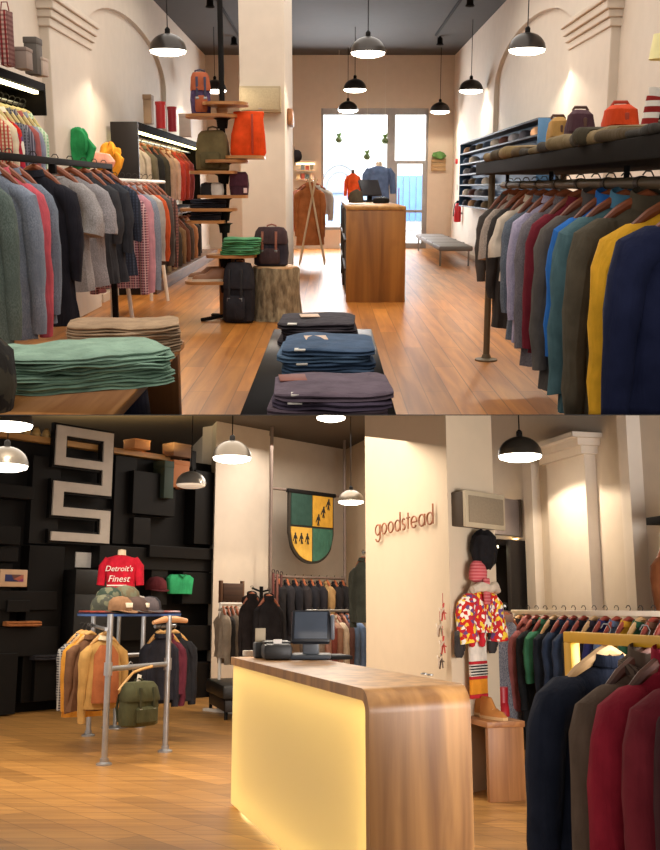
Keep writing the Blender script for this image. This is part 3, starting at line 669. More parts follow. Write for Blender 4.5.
# ---------------- low black table in the middle with three stacks
r = thing(A, 'display_table', 'low black table in the aisle with three stacks of folded jeans', 'table', (-.05, 5.3, 0))
CT = .42
part('tabletop', G().box(-.33, -1.6, CT - .05, .33, 1.40, CT, .006), plain('2b2522', .4), r)
for sx in (-.26, .26):
    for sy in (-1.5, 1.3): part('leg', G().box(sx - .03, sy - .03, 0, sx + .03, sy + .03, CT - .05, .004), plain('2b2522', .5), r)
for nm, Yc, px, hxs, n, wd in (('dark charcoal', 6.18, 319, ['39333a', '302b33', '3c363c', '3a343a'], 4, .46), ('blue denim', 5.22, 327, ['4a607a', '384c66', '526a84', '465c78'], 4, .47), ('mauve', 4.24, 331, ['64545f', '54485a', '6c5c68'], 3, .50)):
    x = A.at(px, 350, Yc).x
    for i in range(n):
        folded(A, '%s folded jeans on the black table, %s of that stack' % (nm, ['lowest', 'second from the bottom', 'second from the top', 'topmost'][i]), '%s jeans on the black table' % nm, (x + .012 * math.sin(i * 2.3 + px), Yc + .008 * i, CT + i * .034), .04 * math.sin(i * 1.9 + px), wd, .50 if n == 3 else .60, .034, fabric(hxs[i]), i + int(px), plain('e6ded2', .7) if i in (1, n - 1) else None, 'folded_jeans', 'jeans')
    solo(A, 'paper_label', G().box(-.06, -.075, 0, .06, .075, .004, .001), plain('d9b9a0' if 'mauve' not in nm else '8a4a3a', .7), 'small printed waistband label lying on the %s jeans stack' % nm, 'label', (x - (.06 if 'mauve' not in nm else .17), Yc + .12, CT + n * .034 + .003), .1)

# ---------------- pole display with fan of shelves
PYY = 10.4; px_ = A.at(224, 200, PYY).x
r = thing(A, 'pole_shelf_display', 'tall black pole with wooden shelves fanned around it, beside the column', 'shelf display', (px_, PYY, 0))
part('pole', G().cyl((0, 0, .02), (0, 0, CEIL), .028, seg=12), BLACKM, r)
for dx, dy in ((-.25, -.12), (.2, -.22), (-.18, .3), (.22, .25)): part('foot', G().tube([(0, 0, .05), (dx, dy, .015)], .02, 6), BLACKM, r)
SW = wood('c08850', '96602f', .4, 'x')
sh = [(203, 248, 103), (186, 238, 115), (226, 265, 156), (206, 248, 160), (190, 238, 171), (198, 248, 195), (181, 237, 208), (187, 226, 220), (207, 257, 254), (186, 236, 280)]
shp = {}
for i, (x0, x1, yy) in enumerate(sh):
    z = A.at(0, yy, PYY).z; a = A.at(x0, yy, PYY).x - px_; b_ = A.at(x1, yy, PYY).x - px_
    rings = []
    for zz in (z - .03, z):
        rings.append([Vector(((a + b_) / 2 + (b_ - a) / 2 * math.copysign(abs(math.cos(t)) ** .6, math.cos(t)), .24 * math.copysign(abs(math.sin(t)) ** .6, math.sin(t)), zz)) for t in [2 * math.pi * j / 28 for j in range(28)]])
    s_ = part('shelf', G().loft(rings), SW, r); shp[i] = ((a + b_) / 2 + px_, z)
    part('collar', G().lathe([(.05, z - .13), (.06, z - .05), (.16 if i < 1 else .09, z - .032), (.01, z - .032)], 16), SW if i == 0 else BLACKM, s_)
part('wooden_box', G().box(A.at(212, 0, PYY).x - px_, .05, .02, A.at(237, 0, PYY).x - px_, .35, shp[8][1] - .03, .006), wood('a8743c', '845424', .5, 'z'), r)
ORA = fabric('e04a16'); OLI = fabric('6d6040')
backpack(A, 'purple and orange climbing backpack on the second shelf from the top of the pole display', (A.at(198, 0, PYY).x, PYY, shp[1][1]), .2, .2, .40, .14, fabric('5a4a6e', 'camo', '4a3c5c'), plain('33304a'), fabric('a85a3c'), group='bags on the pole display')
t = thing(A, 'roll_top_bag', 'bright orange roll-top bag on the pole display, in front of the column', 'bag', (A.at(246, 0, PYY).x, PYY - .02, shp[2][1]), 0, 'bags on the pole display')
part('bag_body', G().super([(0, 0, 0, .165, .08), (0, 0, .03, .18, .10), (0, 0, .2, .17, .10), (.01, 0, .36, .14, .06), (.01, 0, .42, .15, .03)], 26, 4, .03).jitter(.01, 8), ORA, t)
part('roll_top', G().tube([(-.14, 0, .41), (0, -.01, .415), (.16, 0, .41)], .022, 10), ORA, t)
part('strap', G().box(.04, -.115, .02, .06, -.09, .4, .003), plain('a8340e'), t)
backpack(A, 'round olive green backpack on the pole display', (A.at(209, 0, PYY).x, PYY, shp[4][1]), -.15, .34, .40, .18, OLI, plain('4a4030'), fabric('5c5236'), flap=False, group='bags on the pole display')
x, z = shp[5]
t = thing(A, 'shoulder_bag', 'dark plum shoulder bag on the pole display below the orange bag', 'bag', (A.at(236, 0, PYY).x, PYY - .02, z), 0, 'bags on the pole display')
part('bag_body', G().super([(0, 0, 0, .09, .05), (0, 0, .1, .10, .07), (0, 0, .2, .09, .05), (0, 0, .23, .07, .03)], 22, 4), fabric('4a2c38'), t)
part('flap', G().box(-.09, -.075, .09, .09, -.05, .21, .006), fabric('54303e'), t); part('tag', G().box(.05, -.085, .02, .085, -.07, .07, .002), plain('e8c8c4'), t, 'small pink tag')
for i, (px, hx, lab) in enumerate(((203, '2b2a2c', 'black'), (213, 'd8d4cc', 'white and grey'))):
    solo(A, 'folded_shirt', G().super([(0, 0, 0, .07, .10), (0, 0, .04, .075, .11), (0, 0, .11, .065, .1), (0, 0, .125, .03, .06)], 18, 3, .05).jitter(.01, 12, i), fabric(hx), '%s folded top on the shelf under the olive backpack' % lab, 'shirt', (A.at(px, 0, PYY).x, PYY, z))
for i, k in enumerate((6, 7)):
    x, z = shp[k]
    for j in range(2):
        folded(A, 'black folded jersey on the %s shelf of the pole display, %s' % (['seventh', 'eighth'][i], ['underneath', 'on top'][j]), 'black jerseys on the pole display', (x, PYY, z + j * .045), .1 * j, .36 - .05 * i, .36, .045, fabric(['26252c', '2c2e3a'][j]), 300 + i * 3 + j, name='folded_jersey', cat='jersey')
x, z = shp[8]
for j in range(4):
    folded(A, 'green folded trousers on the pole display shelf, %s' % ['lowest of four', 'second from the bottom of four', 'second from the top of four', 'topmost of four'][j], 'green trousers on the pole display', (A.at(237, 0, PYY).x + .006 * j, PYY - .03, z + j * .042), .05 * j - .1, .38, .42, .042, fabric(['4a8a58', '56946a', '4c8c5c', '5a9a6c'][j]), 320 + j)
x, z = shp[9]
for j, (px, dy) in enumerate(((203, -.12), (195, .14))):
    shoe(A, 'tan leather shoe on the lowest pole display shelf, %s of the pair' % ['nearer', 'farther'][j], (A.at(px, 0, PYY).x, PYY + dy, z), -math.pi / 2 + .2, .34, plain('8a5a36', .5), plain('d8c8b0'), 'shoes on the pole display', .055)
backpack(A, 'black backpack leaning on the floor between the pole display and the stump', (A.at(233, 0, 10.25).x, 10.2, 0), -.25, .32, .60, .2, fabric('232227'), plain('1a191c'), fabric('2a292e'), tilt=-.08)

# ---------------- tree stump with backpack
sx = A.at(276, 300, 10.5).x
r = thing(A, 'tree_stump', 'sawn tree stump used as a stand in front of the column', 'stump', (sx, 10.5, 0))
bark = N('bark'); n1 = bark.n('TexNoise'); bark.l(bark.co((3, 3, 1.1)), n1.inputs['Vector']); n1.inputs['Scale'].default_value = 7; n1.inputs['Detail'].default_value = 10
bark.l(bark.ramp(n1.outputs[0], [(.3, lin('574a36')), (.5, lin('86755a')), (.72, lin('a89878'))]), bark.b.inputs['Base Color']); bark.b.inputs['Roughness'].default_value = .95; bark.bump(n1.outputs[0], .9, .03)
SHT = .545
part('bark', G().lathe([(.285, 0), (.272, .03), (.26, .15), (.25, .3), (.245, SHT - .02), (.238, SHT)], 40).jitter(.018, 7), bark.m, r)
wv = N('endgrain'); ww = wv.n('TexWave', wave_type='RINGS', rings_direction='Z'); wv.l(wv.co(), ww.inputs['Vector']); ww.inputs['Scale'].default_value = 9; ww.inputs['Distortion'].default_value = 2
wv.l(wv.ramp(ww.outputs['Fac'], [(0, lin('b98a58')), (1, lin('d8b184'))]), wv.b.inputs['Base Color'])
part('sawn_top', G().lathe([(.236, SHT - .01), (.232, SHT + .012), (.01, SHT + .014)], 40), wv.m, r)
backpack(A, 'dark navy-brown canvas rucksack with leather straps standing on the tree stump', (A.at(271, 250, 10.45).x, 10.45, SHT + .014), -.18, .36, .39, .16, fabric('33303a'), plain('9a5c48', .5), fabric('473638'), tilt=-.05)

# ---------------- speaker and small sign on the column
p = A.at(260, 99, 12.35)
r = thing(A, 'wall_speaker', 'beige boxed loudspeaker mounted on the column, upper shop', 'speaker', p)
part('cabinet', G().box(-.245, -.0, -.15, .245, .16, .15, .01), plain('a89878', .6), r); part('grille', G().box(-.22, -.012, -.125, .22, .0, .125, .004), plain('b5a584', .85, scale=60), r)
part('badge', G().box(-.02, -.018, -.115, .02, -.012, -.105), STEEL, r)
p = A.onx(291, 118, cx1 + .04)
solo(A, 'wooden_plaque', G().box(-.03, -.35, -.10, .03, .35, .10, .01).jitter(.01, 3), wood('9a6a40', '7a4a28', .5), 'small brown wooden plaque on the side of the column', 'plaque', p)

# ---------------- counter
cxa, cxb = A.at(347, 0, 12.05).x, A.at(409.5, 0, 12.05).x
CH = A.at(0, 206, 12.05).z
KW = wood('a06c30', '6a4018', .4, 'z', .5, None, True)
r = thing(A, 'shop_counter', 'large wooden shop counter with a solid plank front and dark left side', 'counter', ((cxa + cxb) / 2, 12.05, 0))
hw = (cxb - cxa) / 2
part('front_panel', G().box(-hw, 0, 0, hw, .06, CH - .05, .006), KW, r)
part('countertop', G().box(-hw, -.01, CH - .05, hw, 6.2, CH, .012), wood('b58a4c', '8f6230', .35, 'y'), r)
part('right_panel', G().box(hw - .05, .06, 0, hw, 6.2, CH - .05, .004), KW, r)
part('left_panel', G().box(-hw + .01, .35, 0, -hw + .05, 6.15, CH - .06, .004), plain('2a2320', .5), r)
for zz in (.35, .7): part('shelf', G().box(-hw - .02, .4, zz, hw - .05, 6.1, zz + .03, .003), plain('33281f', .5), r)
for yy in (2.2, 4.2): part('divider', G().box(-hw - .02, yy, 0, -hw + .1, yy + .05, CH - .06, .003), plain('3a2d22', .5), r)
p = A.at(377, 190, 15.5)
t = thing(A, 'point_of_sale_monitor', 'dark monitor tilted on its stand on top of the wooden counter', 'monitor', (A.at(371, 0, 15.5).x, 15.5, CH), .5)
part('base', G().box(-.14, -.12, 0, .14, .12, .03, .008), BLACKM, t); part('stand', G().box(-.03, -.03, .02, .03, .03, .17, .006), BLACKM, t)
sc = part('screen', G().box(-.17, -.02, -.12, .17, .02, .14, .008).tf(Matrix.Translation((0, -.02, .20)) @ rot(-.5)), plain('2a2a30', .3), t)
t = thing(A, 'cash_terminal', 'black card terminal on the counter beside the monitor', 'terminal', (A.at(384, 0, 14).x, 14.2, CH), -.3)
part('body', G().box(-.09, -.12, 0, .09, .12, .07, .015), BLACKM, t); part('keypad', G().box(-.06, -.1, .07, .06, .02, .08, .004), plain('45454a', .5), t); part('display', G().box(-.06, .04, .068, .06, .1, .085, .004), plain('5a6a70', .2), t)
t = thing(A, 'cloth_cap', 'dark cap lying on the counter left of the monitor', 'cap', (A.at(357, 0, 15).x, 15.0, CH))
part('crown', G().lathe([(.11, 0), (.115, .06), (.08, .15), (.02, .19)], 18).jitter(.02, 9), fabric('4a4032'), t); part('visor', G().box(-.08, -.22, 0, .08, -.09, .015, .006), fabric('3a3226'), t)
t = thing(A, 'leaflet', 'white leaflets at the front left of the wooden counter top', 'leaflet', (A.at(357, 0, 13).x, 13, CH + .002), .2)
part('sheet', G().box(-.1, -.15, 0, .1, .15, .004), plain('e0ddd6'), t); part('cover', G().box(-.09, -.14, .004, .09, .0, .007), plain('4a4a4a'), t)

# ---------------- window display
def bust(lab, px, py0, py1, Y, wp, m, stand_h=None, sl=.4, zfloor=0, name='dressed_bust', room=A, neck='d8c4ac'):
    top = room.at(px, py0, Y); bot = room.at(px, py1, Y); h = top.z - bot.z; wd = wp / F * Y
    t = thing(room, name, lab, 'mannequin', (top.x, Y, zfloor))
    z0 = bot.z - zfloor; z1 = top.z - zfloor - h * .10
    part('torso_cloth', G().super([(0, 0, z0, wd * .33, wd * .22), (0, 0, z0 + h * .4, wd * .31, wd * .22), (0, 0, z0 + h * .72, wd * .36, wd * .23), (0, 0, z0 + h * .84, wd * .33, wd * .18), (0, 0, z1, wd * .12, wd * .11)], 24, 2.3, .04).jitter(.01, 6), m, t)
    for sd in (-1, 1): part('sleeve', G().tube([(sd * wd * .28, 0, z0 + h * .82), (sd * wd * .40, 0, z0 + h * .68), (sd * wd * .44, -.02, z0 + h * (.78 - sl))], [wd * .10, wd * .11, wd * .09], 12), m, t)
    part('neck', G().lathe([(wd * .10, z1 - .02), (wd * .09, top.z - zfloor), (.01, top.z - zfloor + .01)], 14), plain(neck, .6), t)
    part('stand', G().cyl((0, 0, 0), (0, 0, z0 + .05), .025, seg=10), STEEL, t); part('base', G().lathe([(.16, 0), (.16, .015), (.03, .03)], 20), STEEL, t)
    return t
bust('tailor bust in a blue denim jacket in the shop window', 379, 162, 203, 20.6, 32, fabric('54678c'), sl=.55)
bust('tailor bust in a bright orange top in the shop window', 353, 170, 206, 21.6, 17, fabric('d8501e'), sl=.5, neck='4a3024')
for px, py, lab in ((339, 140, 'left'), (385, 141, 'right'), (367, 157, 'lowest, middle')):
    p = A.at(px, py, 22.2); t = thing(A, 'hanging_plant', 'small hanging moss ball plant in the shop window, %s of the three' % lab, 'plant', p, 0, 'hanging plants in the window')
    part('moss_ball', G().lathe([(.01, -.07), (.05, -.05), (.07, 0), (.05, .05), (.01, .07)], 14).jitter(.02, 20), plain('4a5a34', .9), t)
    part('leaves', G().tube([(0, 0, .05), (.02, 0, .12), (.06, 0, .16)], [.03, .03, .005], 6).tube([(0, 0, .05), (-.03, 0, .12), (-.07, 0, .14)], [.03, .02, .005], 6), plain('5c7a40', .8), t)
    part('string', G().cyl((0, 0, .06), (0, 0, CEIL - p.z), .003, seg=5), plain('cfcac0'), t)
# coat stand with a brown coat behind the column
r = thing(A, 'a_frame_rack', 'pale wooden A-frame clothes stand with a brown coat, left of the shop window', 'clothes rack', (A.at(312, 0, 18.5).x, 18.5, 0))
PALE = wood('e6cfae', 'c9ac84', .5, 'z')
zt = A.at(0, 181, 18.5).z
for yy in (-.35, .5):
    for a_, b_ in ((-.06, .22), (.06, -.24)): part('leg', G().cyl((b_, yy, 0), (a_, yy, zt + .05), .018, seg=8), PALE, r)
part('rail', G().cyl((0, -.4, zt), (0, .9, zt), .018, seg=8), PALE, r)
garment(A, 'coat', 'rust brown long coat on the pale A-frame stand', 'coat', 'garments on the A-frame stand', (A.at(312, 0, 18.5).x - .05, 18.3, zt + .02), 0, .52, 1.12, .09, .75, fabric('b06a3c'), 'tall', seed=150, hood=True)
garment(A, 'shirt', 'red patterned shirt behind the rust brown coat', 'shirt', 'garments on the A-frame stand', (A.at(312, 0, 18.5).x - .12, 18.9, zt + .02), 0, .56, .9, .09, .6, fabric('b0453c', 'check', 'd8a08c', 2), 'shirt', seed=151)
garment(A, 'shirt', 'grey and white striped shirt behind the rust brown coat', 'shirt', 'garments on the A-frame stand', (A.at(312, 0, 18.5).x + .06, 19.2, zt + .02), 0, .6, .6, .09, .5, fabric('8e8c8a', 'band', 'd8d4cc', 4), 'shirt', seed=152)
x0, x1 = A.at(296, 0, 22.7).x, A.at(313, 0, 22.7).x
r = thing(A, 'wall_shelf', 'small lit wooden shelf unit on the far wall, left of the shop window', 'shelf', ((x0 + x1) / 2, 22.7, 0))
for py in (161, 170, 179, 188): part('shelf', G().box(-.22, -.1, A.at(0, py, 22.7).z - .02, .2, .28, A.at(0, py, 22.7).z, .003), wood('c29a64', '9a7040', .5, 'x'), r)
part('light_strip', G().box(-.2, .2, A.at(0, 162, 22.7).z - .05, .2, .25, A.at(0, 162, 22.7).z - .025), glow('fff0c8', 6), r)
for k, (py, hxs) in enumerate(((170, ('c8c0b4', '6a7a88', 'b0584a', '8a8a7a')), (179, ('d0b890', '9a4a40', '50606a', 'c0b0a0')))):
    for j, hx in enumerate(hxs):
        solo(A, 'boxed_shirt', G().box(-.04, -.08, 0, .04, .08, .1 + .02 * (j % 2), .006), plain(hx, .7), '%s small boxed item on the lit far shelf, %s row' % (['pale', 'coloured', 'dark', 'plain'][j], ['upper', 'middle', 'lower'][k]), 'box', ((x0 + x1) / 2 - .16 + .1 * j, 22.78, A.at(0, py, 22.7).z), 0, 'boxed items on the far shelf')
hat(A, 'black felt hat hung on the side of the column, towards the window', (cx1 + .005, 15.6, A.at(0, 156, 15.6).z), 0, fabric('2a2426'), None, kind='brim', name='felt_hat', cat='hat', M=rot(0, math.pi / 2, 0), s=.95)

# ---------------- right wall: hat wall, bench, extinguisher, signs
hy0, hy1, hz0, hz1 = 12.45, 19.8, 1.02, 2.17
r = thing(A, 'hat_shelf', 'blue-backed shelf unit of hats on the right wall', 'shelf', (RW, hy0, 0))
part('back_panel', G().box(-.03, 0, hz0, 0, hy1 - hy0, hz1, .002), plain('3f6492', .6), r)
rows = [hz0 + (hz1 - hz0) * i / 6 for i in range(7)]
for z in rows: part('shelf', G().box(-.24, 0, z - .015, -.03, hy1 - hy0, z + .01, .002), plain('2c3440', .6), r)
for yy in (0, hy1 - hy0): part('end_board', G().box(-.24, yy - .02, hz0, -.03, yy, hz1, .002), plain('34506e', .7, spec=.1), r)
hc = ['3a3a42', '8a8a90', '5a3a34', 'c8c0b4', '46546a', '6a5a44', '2c2c34', 'b08a6a']
for i in range(6):
    for j in range(9):
        if i < 5 and j < 5 or i in (3, 4) and j in (5, 6): continue
        hat(A, '%s cap on the blue hat shelf, %s row%s' % (['charcoal', 'pale grey', 'brown', 'cream', 'slate', 'olive', 'black', 'tan'][(i * 3 + j) % 8], ['lowest', 'second', 'third', 'fourth', 'fifth', 'top'][i], ', column %s from the window' % ['first', 'second', 'third', 'fourth', 'fifth', 'sixth', 'seventh', 'eighth', 'ninth'][8 - j]),
            (RW - .135, hy0 + .45 + j * .8, rows[i] + .012), 1.2, fabric(hc[(i * 3 + j) % 8]), None, 'caps on the blue hat shelf', .95)
bp = A.fl(424, 247); bq = A.fl(452, 256)
r = thing(A, 'bench', 'low grey padded bench with thin legs in front of the right wall', 'bench', ((A.at(441, 0, 21).x), 20.8, 0), 0)
part('seat', G().box(-.30, -3.2, .27, .30, 1.6, .36, .03), plain('6b6661', .6), r)
for sx in (-.25, .25):
    for sy in (-3.0, 1.4): part('leg', G().cyl((sx, sy, 0), (sx, sy, .28), .018, seg=8), STEEL, r)
for sy in (-.8, -2.0, .4): part('seam', G().box(-.302, sy - .01, .30, .302, sy + .01, .364, .003), plain('5a5652', .6), r)
p = A.onx(458, 211, RW - .09)
r = thing(A, 'fire_extinguisher', 'red fire extinguisher on the right wall beside the hat shelf', 'fire extinguisher', (RW - .10, p.y, A.at(0, 222, p.y).z))
hE = A.at(0, 203, p.y).z - A.at(0, 222, p.y).z
part('cylinder', G().lathe([(.06, 0), (.075, .02), (.075, hE * .8), (.05, hE * .92), (.025, hE), (.01, hE)], 18), plain('c8202a', .35), r)
part('valve', G().box(-.025, -.05, hE, .025, .03, hE + .05, .006), BLACKM, r); part('hose', G().tube([(0, -.03, hE + .03), (-.06, -.06, hE), (-.085, -.04, hE * .6), (-.085, -.03, hE * .3)], .01, 6), BLACKM, r)
part('bracket', G().box(-.02, -.02, hE * .4, .1, .02, hE * .5, .003), STEEL, r)
solo(A, 'extinguisher_sign', G().box(-.012, -.10, -.06, 0, .10, .06, .002), plain('b0a8a0', .5), 'small grey notice on the wall above the fire extinguisher', 'sign', (RW, p.y + .9, A.at(0, 187, p.y).z))
t = thing(A, 'fire_alarm', 'small round red fire alarm on the right wall above the extinguisher', 'alarm', (RW, p.y + 1.0, A.at(0, 160, p.y).z))
part('housing', G().lathe([(.055, 0), (.055, .04), (.03, .05), (.01, .05)], 18).tf(rot(0, -math.pi / 2, 0)), plain('c02024', .4), t); part('button', G().lathe([(.02, .05), (.018, .06), (.005, .062)], 12).tf(rot(0, -math.pi / 2, 0)), WHITEM, t)
x0, x1 = A.at(434, 0, 22.9).x, A.at(446, 0, 22.9).x
t = thing(A, 'wooden_sign', 'small wooden board sign with a green plant above it, right of the door', 'sign', ((x0 + x1) / 2 + .05, 22.96, A.at(0, 165, 22.9).z))
for k in range(3): part('board', G().box(-.16, -.03, -.13 + k * .09, .16, 0, -.05 + k * .09, .006), wood('b89a70', '8f7048', .6, 'x'), t)
part('plant', G().super([(0, -.06, .14, .1, .05), (0, -.06, .2, .17, .07), (0, -.06, .26, .12, .06), (0, -.06, .29, .03, .02)], 16, 2.2, .2).jitter(.05, 14), plain('5a8a4a', .8), t)
# black lit wall rack at the right edge
X0 = 2.14
yy = X0 / ((638 - 330) / F)
r = thing(A, 'wall_rack', 'black framed wall rack with lit shelves at the right edge, above the long shelf', 'wall rack', (RW, yy, 0))
zt, zb = A.at(0, 90, yy).z, A.at(0, 128, yy).z - .2
part('end_panel', G().box(-.60, -.0, zb, 0, .04, zt, .003), BLACKW, r); part('top_board', G().box(-.60, -2.5, zt - .06, 0, 0, zt, .003), BLACKW, r)
part('fascia', G().box(-.60, -2.5, zt - .1, -.58, 0, zt, .003), BLACKW, r)
part('light_strip', G().box(-.56, -2.4, zt - .09, -.53, -.05, zt - .065), glow('eaf0c8', 6), r)
for k in range(3): part('shelf', G().box(-.58, -2.5, zb + .1 + k * .13, -.02, -.02, zb + .115 + k * .13, .002), plain('4c4a34', .6), r)
part('front_post', G().box(-.60, -.04, zb, -.57, 0, zt, .003), BLACKW, r)
p = A.at(650, 52, 7.4)
t = thing(A, 'wall_lamp', 'cream shaded wall lamp at the upper right edge', 'lamp', (p.x + .08, 7.4, p.z - .05))
part('lamp_shade', G().lathe([(.085, 0), (.06, .17), (.055, .17), (.08, 0)], 20), plain('e8dca0', .7), t); part('stem', G().tube([(0, 0, .1), (.1, 0, .02), (RW - p.x, 0, .05)], .012, 6), STEEL, t)
part('bulb', G().lathe([(.01, .05), (.028, .08), (.02, .12), (.01, .13)], 12), glow('ffeeb0', 3), t)

# ================================================================== LOWER SHOP: structure
def V2(p): return Vector((p.x, p.y))
Bu = Vector((-.287, 1.0)); Bv = Vector((.87, 1.0))
AU = math.atan2(Bu.y, Bu.x); AV = math.atan2(Bv.y, Bv.x)     # plan angles of the two wall directions
CEILB = 4.55
OAKB = wood('c2904f', '9a6c3a', .36, 'x', .8, (.24, 2.4, AV))
struct(B, 'floor_lower', G().box(-7, 1.5, -.06, 5, 26, 0), OAKB)
struct(B, 'ceiling_lower', G().box(-9, 12, CEILB, 7, 27, CEILB + .1), plain('4a3f34', .7, var=.05))
WHITEB = plain('c9bba9', .75, var=.03); BLK = plain('100e0d', .6, spec=.15)
def plan(poly, z0, z1, g=None):
    g = g or G(); a = [g.bm.verts.new((p[0], p[1], z0)) for p in poly]; b = [g.bm.verts.new((p[0], p[1], z1)) for p in poly]; n = len(a)
    g.bm.faces.new(list(reversed(a))); g.bm.faces.new(b)
    for i in range(n): g.bm.faces.new((a[i], a[(i + 1) % n], b[(i + 1) % n], b[i]))
    return g
def seg(p, q, th): 
    t = (q - p).normalized(); n = Vector((-t.y, t.x)) * th
    return [p, q, q + n, p + n]
# black feature wall of stacked boxes, running away to the right
K0, K1 = V2(B.fl(0, 714)), V2(B.fl(206, 695))
wd = (K1 - K0).normalized(); K0 = K0 - wd * 1.6; KL = (K1 - K0).length; AW = math.atan2(wd.y, wd.x)
KP = (K0.x, K0.y)
def wpt(px, py, d=0): return B.onp(px, py, (KP[0] + wd.y * d, KP[1] - wd.x * d), wd)
def wu(px, py, d=0):
    p = wpt(px, py, d); return (V2(p) - K0).dot(wd), p.z
WT_ = wpt(90, 447).z
struct(B, 'wall_feature', plan(seg(K0, K1, .3), 0, WT_), BLK)
MW = B.M @ Matrix.Translation((K0.x, K0.y, 0)) @ Matrix.Rotation(AW, 4, 'Z')   # local x along the wall, -y towards the room
def onwall(o): o.matrix_world = MW; WM[o.name] = MW.copy(); SIDE[o.name] = B
rn = random.Random(4)
def block(px0, px1, py0, py1, d, mat=BLK, nm='trim_5'):
    u0, z1 = wu(px0, py0, d); u1, z0 = wu(px1, py1, d)
    o = bpy.data.objects.new(nm, new_mesh(nm, G().box(u0, -d, z0, u1, 0, z1, .008), mat, False)); COL.objects.link(o); onwall(o); o['kind'] = 'structure'; return o
for i, (a, b_, c, e, d) in enumerate(((-30, 18, 545, 562, .30), (30, 57, 545, 700, .22), (100, 213, 545, 572, .22), (-30, 34, 480, 500, .28), (-30, 20, 523, 545, .36), (34, 57, 455, 545, .14), (116, 134, 455, 545, .10), (134, 175, 470, 517, .22), (134, 150, 517, 545, .2),
        (150, 213, 545, 560, .30), (196, 213, 470, 545, .26), (152, 167, 560, 605, .2), (183, 213, 572, 604, .24), (-30, 8, 562, 640, .24), (-30, 57, 628, 655, .28), (-30, 15, 655, 714, .34), (36, 57, 655, 700, .30), (-30, 57, 590, 610, .26), (180, 213, 626, 650, .28), (168, 213, 664, 700, .3), (60, 100, 650, 705, .14), (190, 196, 450, 470, .2), (100, 150, 600, 640, .12), (8, 30, 600, 612, .3))):
    block(a, b_, c, e, d, plain(['12100f', '0e0c0b', '161413'][i % 3], .55, spec=.15), 'trim_%d' % (5 + i))
# ledge of pale wood along the top of the feature wall
u1, z = wu(166, 455)
o = bpy.data.objects.new('trim_40', new_mesh('trim_40', G().box(0, -.12, WT_ - .06, u1, .22, WT_ + .03, .008), wood('b98c50', '8e6430', .5, 'x'), False)); COL.objects.link(o); onwall(o); o['kind'] = 'structure'
# alcove walls
K = K1.copy(); vdir = Bv.normalized(); udir = Bu.normalized()
def on_v(px, base=K, off=0):
    b0 = base - udir * off; p = B.onp(px, 600, (b0.x, b0.y), Bv); return V2(p)
K2 = on_v(346); K15 = on_v(262)
struct(B, 'wall_alcove', plan(seg(K, K2 + vdir * .3, .25), 0, CEILB), WHITEB)
struct(B, 'wall_pier', plan([K - udir * .45, K15 - udir * .45, K15, K], 0, CEILB), WHITEB)
struct(B, 'wall_return', plan([K2 + vdir * .0, K2 - udir * 6, K2 - udir * 6 + vdir * .3, K2 + vdir * .3], 0, CEILB), plain('c8b193', .75, var=.03))
struct(B, 'wall_side', plan([K, K + udir * 9, K + udir * 9 + vdir * .2, K + vdir * .2], WT_ - 1, CEILB), WHITEB)
struct(B, 'wall_far', plan([K0 + udir * 5, K0 + udir * 5 + vdir * 12, K0 + udir * 5.2 + vdir * 12, K0 + udir * 5.2], 0, CEILB), plain('5c4a34', .8))
# the column with the shop name
C = V2(B.at(450, 600, 8.2)); CL = V2(B.onp(366, 600, (C.x, C.y), Bu)); CR = V2(B.onp(497, 600, (C.x, C.y), Bv))
struct(B, 'column_sign', plan([C, CR, CR + (CL - C), CL], 0, 4.54), plain('d2bfa4', .75, var=.02))
# right-hand wall with pilasters
W0 = V2(B.at(530, 600, 11)); Wa = W0 + Bu * 4.5; Wb = W0 - Bu * 7.5
wud = -udir
struct(B, 'wall_right_lower', plan(seg(Wb, Wa, -.3), 0, CEILB), WHITEB)
def rwu(px): return V2(B.onp(px, 600, (W0.x, W0.y), Bu))
nrm = Vector((-udir.y, udir.x)); nrm = nrm if nrm.x < 0 else -nrm
def pil(px0, px1, d, z0, z1, nm, ex=0):
    a, b_ = rwu(px0) + udir * ex, rwu(px1) - udir * ex
    struct(B, nm, plan([a, b_, b_ + nrm * d, a + nrm * d], z0, z1), PLASTER)
zc = B.onp(605, 432, (W0.x, W0.y), Bu).z; zc0 = B.onp(605, 452, (W0.x, W0.y), Bu).z
pil(563, 603, .12, 0, zc0, 'trim_41'); pil(563, 603, .18, zc0, zc0 + (zc - zc0) * .4, 'trim_42', .05); pil(563, 603, .24, zc0 + (zc - zc0) * .4, zc0 + (zc - zc0) * .75, 'trim_43', .10); pil(563, 603, .32, zc0 + (zc - zc0) * .75, zc, 'trim_44', .15)
pil(641, 651, .14, 0, CEILB, 'trim_45'); pil(536, 545, .10, 0, zc, 'trim_46')
# arched recess line above the cornice: a vault rib from pilaster to pilaster
a, b_ = rwu(603) + nrm * .1, rwu(541) + nrm * .1
# unseen lights added in the lower shop, then the warm ledge strip
dn = B.Ri @ Vector((0, 0, -1))
area(B, (-1.6, 9.4, 3.0), 4.6, 3.0, 200, (1, .87, .72), dn)  # unseen fill added beneath the slab, on the black wall's side
area(B, (.4, 5.0, 2.2), 2.6, 2.2, 25, (1, .87, .72), dn)  # weak unseen fill added over the counter
area(B, (2.9, 3.1, 1.4), 1.8, .9, 200, (1, .95, .92), (-.32, 1, .12))  # lamp added out of view at the front right, acting as daylight
area(B, (-.1, 16.2, 4.2), 2.4, 2.4, 130, (1, .90, .80))  # unseen fill added to lift the dark alcove
p = wpt(105, 440); q = p + Vector((-.0, .45, .12))
area(B, (q.x, q.y, WT_ + .06), 2.6, .12, 45, (1, .78, .36), (0, 0, 1))

